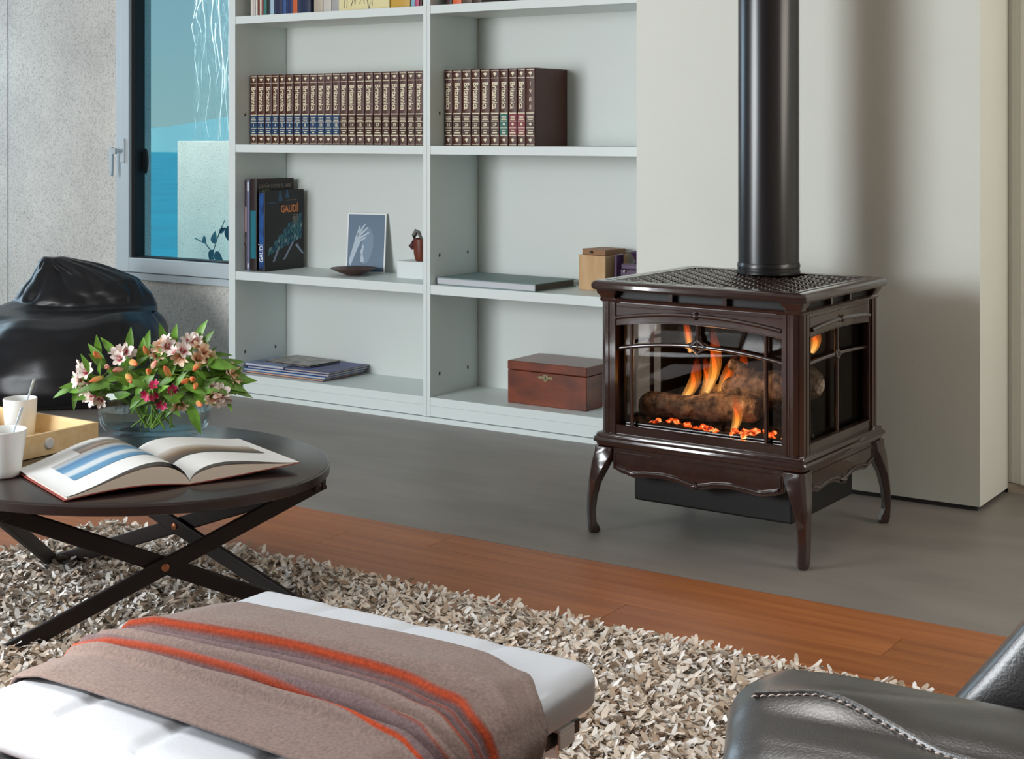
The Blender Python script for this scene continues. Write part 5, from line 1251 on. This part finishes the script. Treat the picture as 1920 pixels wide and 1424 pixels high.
for (z, a0, b0, ra, rb) in lv_:
    ring = []
    for j in range(NB):
        th = 2 * PI * j / NB; c, s = math.cos(th), math.sin(th)
        fold = .018 * mnoise.noise(Vector((c * 2.2, s * 2.2, z * 7))) + .007 * mnoise.noise(Vector((c * 5, s * 5, z * 12 + 4)))
        if z > .34:
            kz = min(1, (z - .34) / .06) * min(1, max(0, (.57 - z) / .05))
            fold += kz * (.012 * math.sin(5 * th + 14 * z) * (.4 + .6 * max(0, -s)) + .056 * (abs(mnoise.noise(Vector((c * 2.4 + 9 + z * 5, z * 9 - c * 2, s * 2)))) - .2)) * (1 - .6 * abs(c) ** 4)
            dz = .014 * math.sin(2.3 * th + .6) * kz
        else:
            kz = max(0, (z - .2) / .14); fold += kz * (.014 * math.sin(7 * c + 30 * z) + .012 * mnoise.noise(Vector((c * 4, s * 4, z * 22)))) ; dz = kz * (.022 * c * (1 if s < 0 else .2) + .010 * math.sin(6 * th))
        rr = 1 + fold / max(.12, ra)
        ring.append(BC + VR * (a0 + ra * rr * c) + VF * (-b0 + rb * rr * s) + Vector((0, 0, max(.002, z + (dz if z > .02 else 0)))))
    rings.append(ring)
bb.loft(rings)
obj('body', bb, M_vinyl, bean, angle=0, sub=1)
seam = MB(); sp_ = []
for k in range(24):
    z = .02 + .30 * k / 23
    i = min(range(len(lv_)), key=lambda q: abs(lv_[q][0] - z)); _, a0, b0, ra, rb = lv_[i]; th = math.radians(232)
    sp_.append(BC + VR * (a0 + (ra + .003) * math.cos(th)) + VF * (-b0 + (rb + .003) * math.sin(th)) + Vector((0, 0, z)))
obj('seam', seam.tube(sp_, .0028, 6), M_vinyl, bean)

# ------------------------------------------------------------------ white leather ottoman
M_wleath = mat('white_leather', (198, 203, 211), 0.42, bump=0.06, bscale=160, spec=0.45)
OX0, OX1, OY0, OY1, OZ0, OZ1 = -1.545, -.972, 1.135, 1.658, .362, .424
ott = thing('ottoman', 'low white leather ottoman with a square seamed cushion on white straps', 'ottoman', (-1.25, 1.42, 0), rotz=0)
oc = Vector(((OX0 + OX1) / 2, (OY0 + OY1) / 2, (OZ0 + OZ1) / 2)); osz = (OX1 - OX0, OY1 - OY0, OZ1 - OZ0)
def puff(p):
    q = Vector(p); ux, uy = p.x / (osz[0] / 2), p.y / (osz[1] / 2)
    if p.z > 0:
        dome = max(0, 1 - ux ** 4) * max(0, 1 - uy ** 4); q.z += .006 * dome
        if p.z > osz[2] / 2 - .006:
            pil = 1.0
            for t, n_, L in ((p.x, 4, osz[0]), (p.y, 4, osz[1])):
                s_ = (t / L + .5) * n_; d = abs(s_ - round(s_)) * L / n_
                if 0 < round(s_) < n_: pil = min(pil, 1 - math.exp(-(d / .012) ** 2))
            q.z -= .0055 * (1 - pil)
    bulge = 1 - (p.z / (osz[2] / 2)) ** 2
    if abs(ux) > .9: q.x += math.copysign(.006 * bulge * (1 - uy * uy), ux)
    if abs(uy) > .9: q.y += math.copysign(.006 * bulge * (1 - ux * ux), uy)
    return q
obj('cushion', MB().rbox(oc, osz, .022, (96, 80, 16), puff), M_wleath, ott, angle=0)
pp = []
for p in rrect(OX0 + .006, OY0 + .006, OX1 - .006, OY1 - .006, .03, OZ1 - .011, 6): pp.append(p)
pp.append(pp[0]); obj('piping', MB().tube(pp, .0024, 6, caps=False), M_wleath, ott)
M_chrome = mat('polished_steel', (200, 200, 204), 0.15, metal=1.0)
fr2 = MB()
fz0, fz1 = .338, .354
for (a, b, c, d) in ((OX0 + .02, OY0 + .02, OX0 + .032, OY1 - .02), (OX1 - .032, OY0 + .02, OX1 - .020, OY1 - .02), (OX0 + .032, OY0 + .02, OX1 - .032, OY0 + .032), (OX0 + .032, OY1 - .032, OX1 - .032, OY1 - .02)):
    fr2.box(a, b, fz0, c, d, fz1)
obj('seat_frame', fr2, mat('dark_frame_steel', (44, 46, 50), 0.3, metal=.6), ott, smooth=False)
M_strap = mat('white_strap', (232, 234, 236), 0.5)
for k in range(7):
    y_ = OY0 + .050 + k * .0685
    m_ = MB(); m_.box(OX0 + .012, y_ - .018, .3545, OX1 - .012, y_ + .018, .3585)
    for xx in (OX0 + .012, OX1 - .016): m_.box(xx, y_ - .018, .334, xx + .004, y_ + .018, .3545)
    obj('strap', m_, M_strap, ott, smooth=False, bevel=.0015)
for yy in (OY0 + .07, OY1 - .07):
    for s_ in (1, -1):
        path = []
        for k in range(13):
            t = k / 12; path.append((-1.2535 + s_ * (-.255 + .51 * (t ** 1.15)), yy + s_ * .008, .012 + (.329 - .012) * math.sin(t * PI / 2) ** 1.25))
        obj('leg', MB().tube(path, .014, 4, flat=.42, up=(0, 1, 0)), M_chrome, ott, angle=40)

# ------------------------------------------------------------------ throw
def throw():
    def lerp_tab(tab, u):
        for (a, x), (b, y) in zip(tab[:-1], tab[1:]):
            if u <= b: k = (u - a) / (b - a); k = k * k * (3 - 2 * k); return x + (y - x) * k
        return tab[-1][1]
    TY0 = ((0, 1.212), (.2, 1.203), (.65, 1.186), (1, 1.20)); TY1 = ((0, 1.530), (.2, 1.545), (.56, 1.568), (.63, 1.545), (.69, 1.495), (.74, 1.458), (.82, 1.445), (1, 1.448))
    path = [(-1.556, .250), (-1.560, .33), (-1.556, .385), (-1.538, .422), (-1.490, .4335), (-1.40, .4365), (-1.25, .438), (-1.10, .4365), (-1.00, .433), (-.962, .424), (-.943, .395), (-.938, .34), (-.935, .24), (-.930, .12), (-.928, .07)]
    cum = [0]
    for a, b in zip(path[:-1], path[1:]): cum.append(cum[-1] + math.hypot(b[0] - a[0], b[1] - a[1]))
    T = cum[-1]
    def at(s):
        d = s * T
        for i in range(len(path) - 1):
            if d <= cum[i + 1] + 1e-9:
                k = (d - cum[i]) / (cum[i + 1] - cum[i]); a, b = Vector(path[i]), Vector(path[i + 1]); dr = (b - a).normalized()
                return a.lerp(b, k), Vector((-dr.y, dr.x))
        return Vector(path[-1]), Vector((1, 0))
    # pleats: centre across the cloth, width, height, drift along the length
    PL = ((.560, .024, .024, .06), (.492, .018, .014, .05), (.420, .036, .021, .03), (.335, .020, .021, -.01), (.272, .018, .015, -.02), (.72, .05, .007, .16), (.80, .09, .006, .12), (.12, .07, .004, 0))
    def hgt(s, t):
        h = 0
        for c, w, a, dft in PL:
            cc = c + dft * (s - .35) + .012 * math.sin(7 * s + c * 9); amp = a * (.55 + .45 * math.sin(PI * min(1, max(0, s * 1.1))))
            h += amp * math.exp(-((t - cc) / w) ** 2)
        h += .0035 * mnoise.noise(Vector((s * 5, t * 6, 1.3))) + .0012 * mnoise.noise(Vector((s * 16, t * 18, 4)))
        return h
    def fn(u, v, o=0.0):
        p, n = at(u)
        e_ = .012 * math.sin(5 * u + 1) * (1 if v > .5 else -.6)
        Y0, Y1 = lerp_tab(TY0, u), lerp_tab(TY1, u); y_ = Y0 + (Y1 - Y0) * v + e_ * .4 * (abs(v - .5) * 2) ** 3
        h = max(0.0, hgt(u, v)) + .0035 + o
        edge = min(v, 1 - v); h -= .002 * math.exp(-(edge / .02) ** 2)
        h += .004 * (max(0, 1 - u / .25) + max(0, (u - .66) / .34))
        return (p.x + n.x * h, y_, p.y + n.y * h)
    def tone(u, v): return v - .055 * (u - .35) * math.exp(-((v - .55) / .15) ** 2) + .02 * (u - .35) * math.exp(-((v - .33) / .12) ** 2) - .012 * math.sin(7 * u + 5)
    m_ = MB(); m_.grid(fn, 150, 170, att=tone)
    return m_
G0 = (128, 111, 105); O1 = (164, 64, 32); O2 = (126, 60, 46); P1 = (112, 94, 95)
M_throw = attr_mat('wool_throw', 'stripe', [(0, G0), (.262, G0), (.265, O1), (.270, O1), (.273, P1), (.300, P1), (.303, O2), (.311, O1), (.315, P1), (.340, P1), (.343, O2), (.348, G0), (.432, G0), (.435, O2), (.442, O1), (.446, P1), (.492, P1), (.495, O2), (.501, P1), (.541, P1), (.545, O2), (.551, O1), (.557, O2), (.562, G0), (1, (128, 112, 106))], rough=.95, sheen=.12, bump=.4, mixnoise=.20, nscale=240, spec=.1)
th_ = throw(); tme = make_mesh('blanket', th_, M_throw, attr='stripe', angle=0)
to = link('throw_blanket', tme)
sd_ = to.modifiers.new('thick', 'SOLIDIFY'); sd_.thickness = .003; sd_.offset = 1
tag(to, 'grey brown wool throw with orange pleated stripes draped over the white ottoman', 'blanket')

# ------------------------------------------------------------------ black leather armchair
M_bleath = mat('black_leather', (40, 37, 37), 0.36, spec=1.0, coat=1.0, coat_rough=0.32, bump=0.22, bscale=330, bdist=.004)
arm = thing('armchair', 'black leather armchair with pale stitching on its padded arm', 'armchair', (-.2, 1.75, 0))
ac, asz = Vector((-.180, 1.446, .256)), (1.04, .262, .508)
def apuff(p):
    q = Vector(p); ux, uy, uz = p.x / (asz[0] / 2), p.y / (asz[1] / 2), p.z / (asz[2] / 2)
    if uz > .5:
        k = (uz - .5) * 2
        q.z += .018 * (1 - uy * uy) * k
        q.z -= .007 * max(0, (-ux) ** 6 if ux < 0 else 0) * k
        q.z += .010 * mnoise.noise(Vector((p.x * 7, p.y * 9, 2.1))) * k
        # crease beside the stitched seam
        q.z -= .004 * math.exp(-((p.y + .05) / .014) ** 2) * k
        q.z += .008 * math.exp(-((p.y - .01 + .05 * math.sin(p.x * 9)) / .03) ** 2) * k * (.4 + .6 * abs(math.sin(p.x * 11)))
    q.y += .014 * mnoise.noise(Vector((p.x * 5, 3.3, p.z * 5))) * (1 if abs(uy) > .8 else 0)
    if uy < -.6: q.y -= .016 * (1 - uz * uz)
    if ux < -.9: q.x -= .010 * (1 - uz * uz)
    if ux < 0 and p.y < .02: q.x += .42 * (.02 - p.y) * min(1, -ux * 1.3)
    return q
obj('armrest', MB().rbox(ac, asz, .046, (120, 46, 50), apuff), M_bleath, arm, angle=0)
def SEAM(x): return 1.418 + .014 * math.sin(PI * min(1, max(0, (x + .67) / .20))) - min(.09, max(0, x + .60) * .20) - ac.y
sm = MB(); stp = []
for k in range(60):
    x = ac.x - asz[0] / 2 + .030 + (asz[0] - .06) * k / 59
    q = apuff(Vector((x - ac.x, SEAM(x), asz[2] / 2 - .004))) + ac
    stp.append((q.x, q.y, q.z + .0045))
obj('piping', sm.tube(stp, .0036, 8), M_bleath, arm)
st_ = MB()
for k in range(104):
    f_ = k / 104 * 58; i = int(f_); a_, b_ = Vector(stp[i]), Vector(stp[i + 1]); p = a_.lerp(b_, f_ - i); d = (b_ - a_).normalized()
    st_.tube([p + Vector((0, -.0062, -.0005)), p + d * .0030 + Vector((0, -.0064, .0008)), p + d * .0062 + Vector((0, -.0062, -.0005))], .0009, 5)
obj('stitching', st_, mat('pale_thread', (214, 196, 186), .7), arm, angle=0, kind='stuff')
bk_ = MB(); pl_ = [(-.600, .05), (-.592, .36), (-.575, .405), (-.520, .478), (-.455, .560), (-.36, .70), (-.30, .76), (-.20, .78), (-.12, .74), (-.10, .05)]
rings = []
for yy, k in ((1.62, .93), (1.64, .985), (1.68, 1.0), (2.05, 1.0), (2.14, .985), (2.17, .93)):
    c = Vector((-.30, .42)); rings.append([(c.x + (p[0] - c.x) * k, yy, max(.05, c.y + (p[1] - c.y) * k)) for p in pl_])
obj('backrest', bk_.loft(rings), M_bleath, arm, angle=0, sub=2)
obj('seat', MB().rbox(Vector((.12, 1.88, .26)), (.46, .58, .30), .06, (16, 18, 12)), M_bleath, arm, angle=0)
for (x, y_) in ((-.60, 1.38), (.26, 1.38), (-.52, 2.08), (.26, 2.08)):
    obj('foot', MB().box(x - .02, y_ - .02, 0.0, x + .02, y_ + .02, .06), M_gask, arm, smooth=False, bevel=.003)
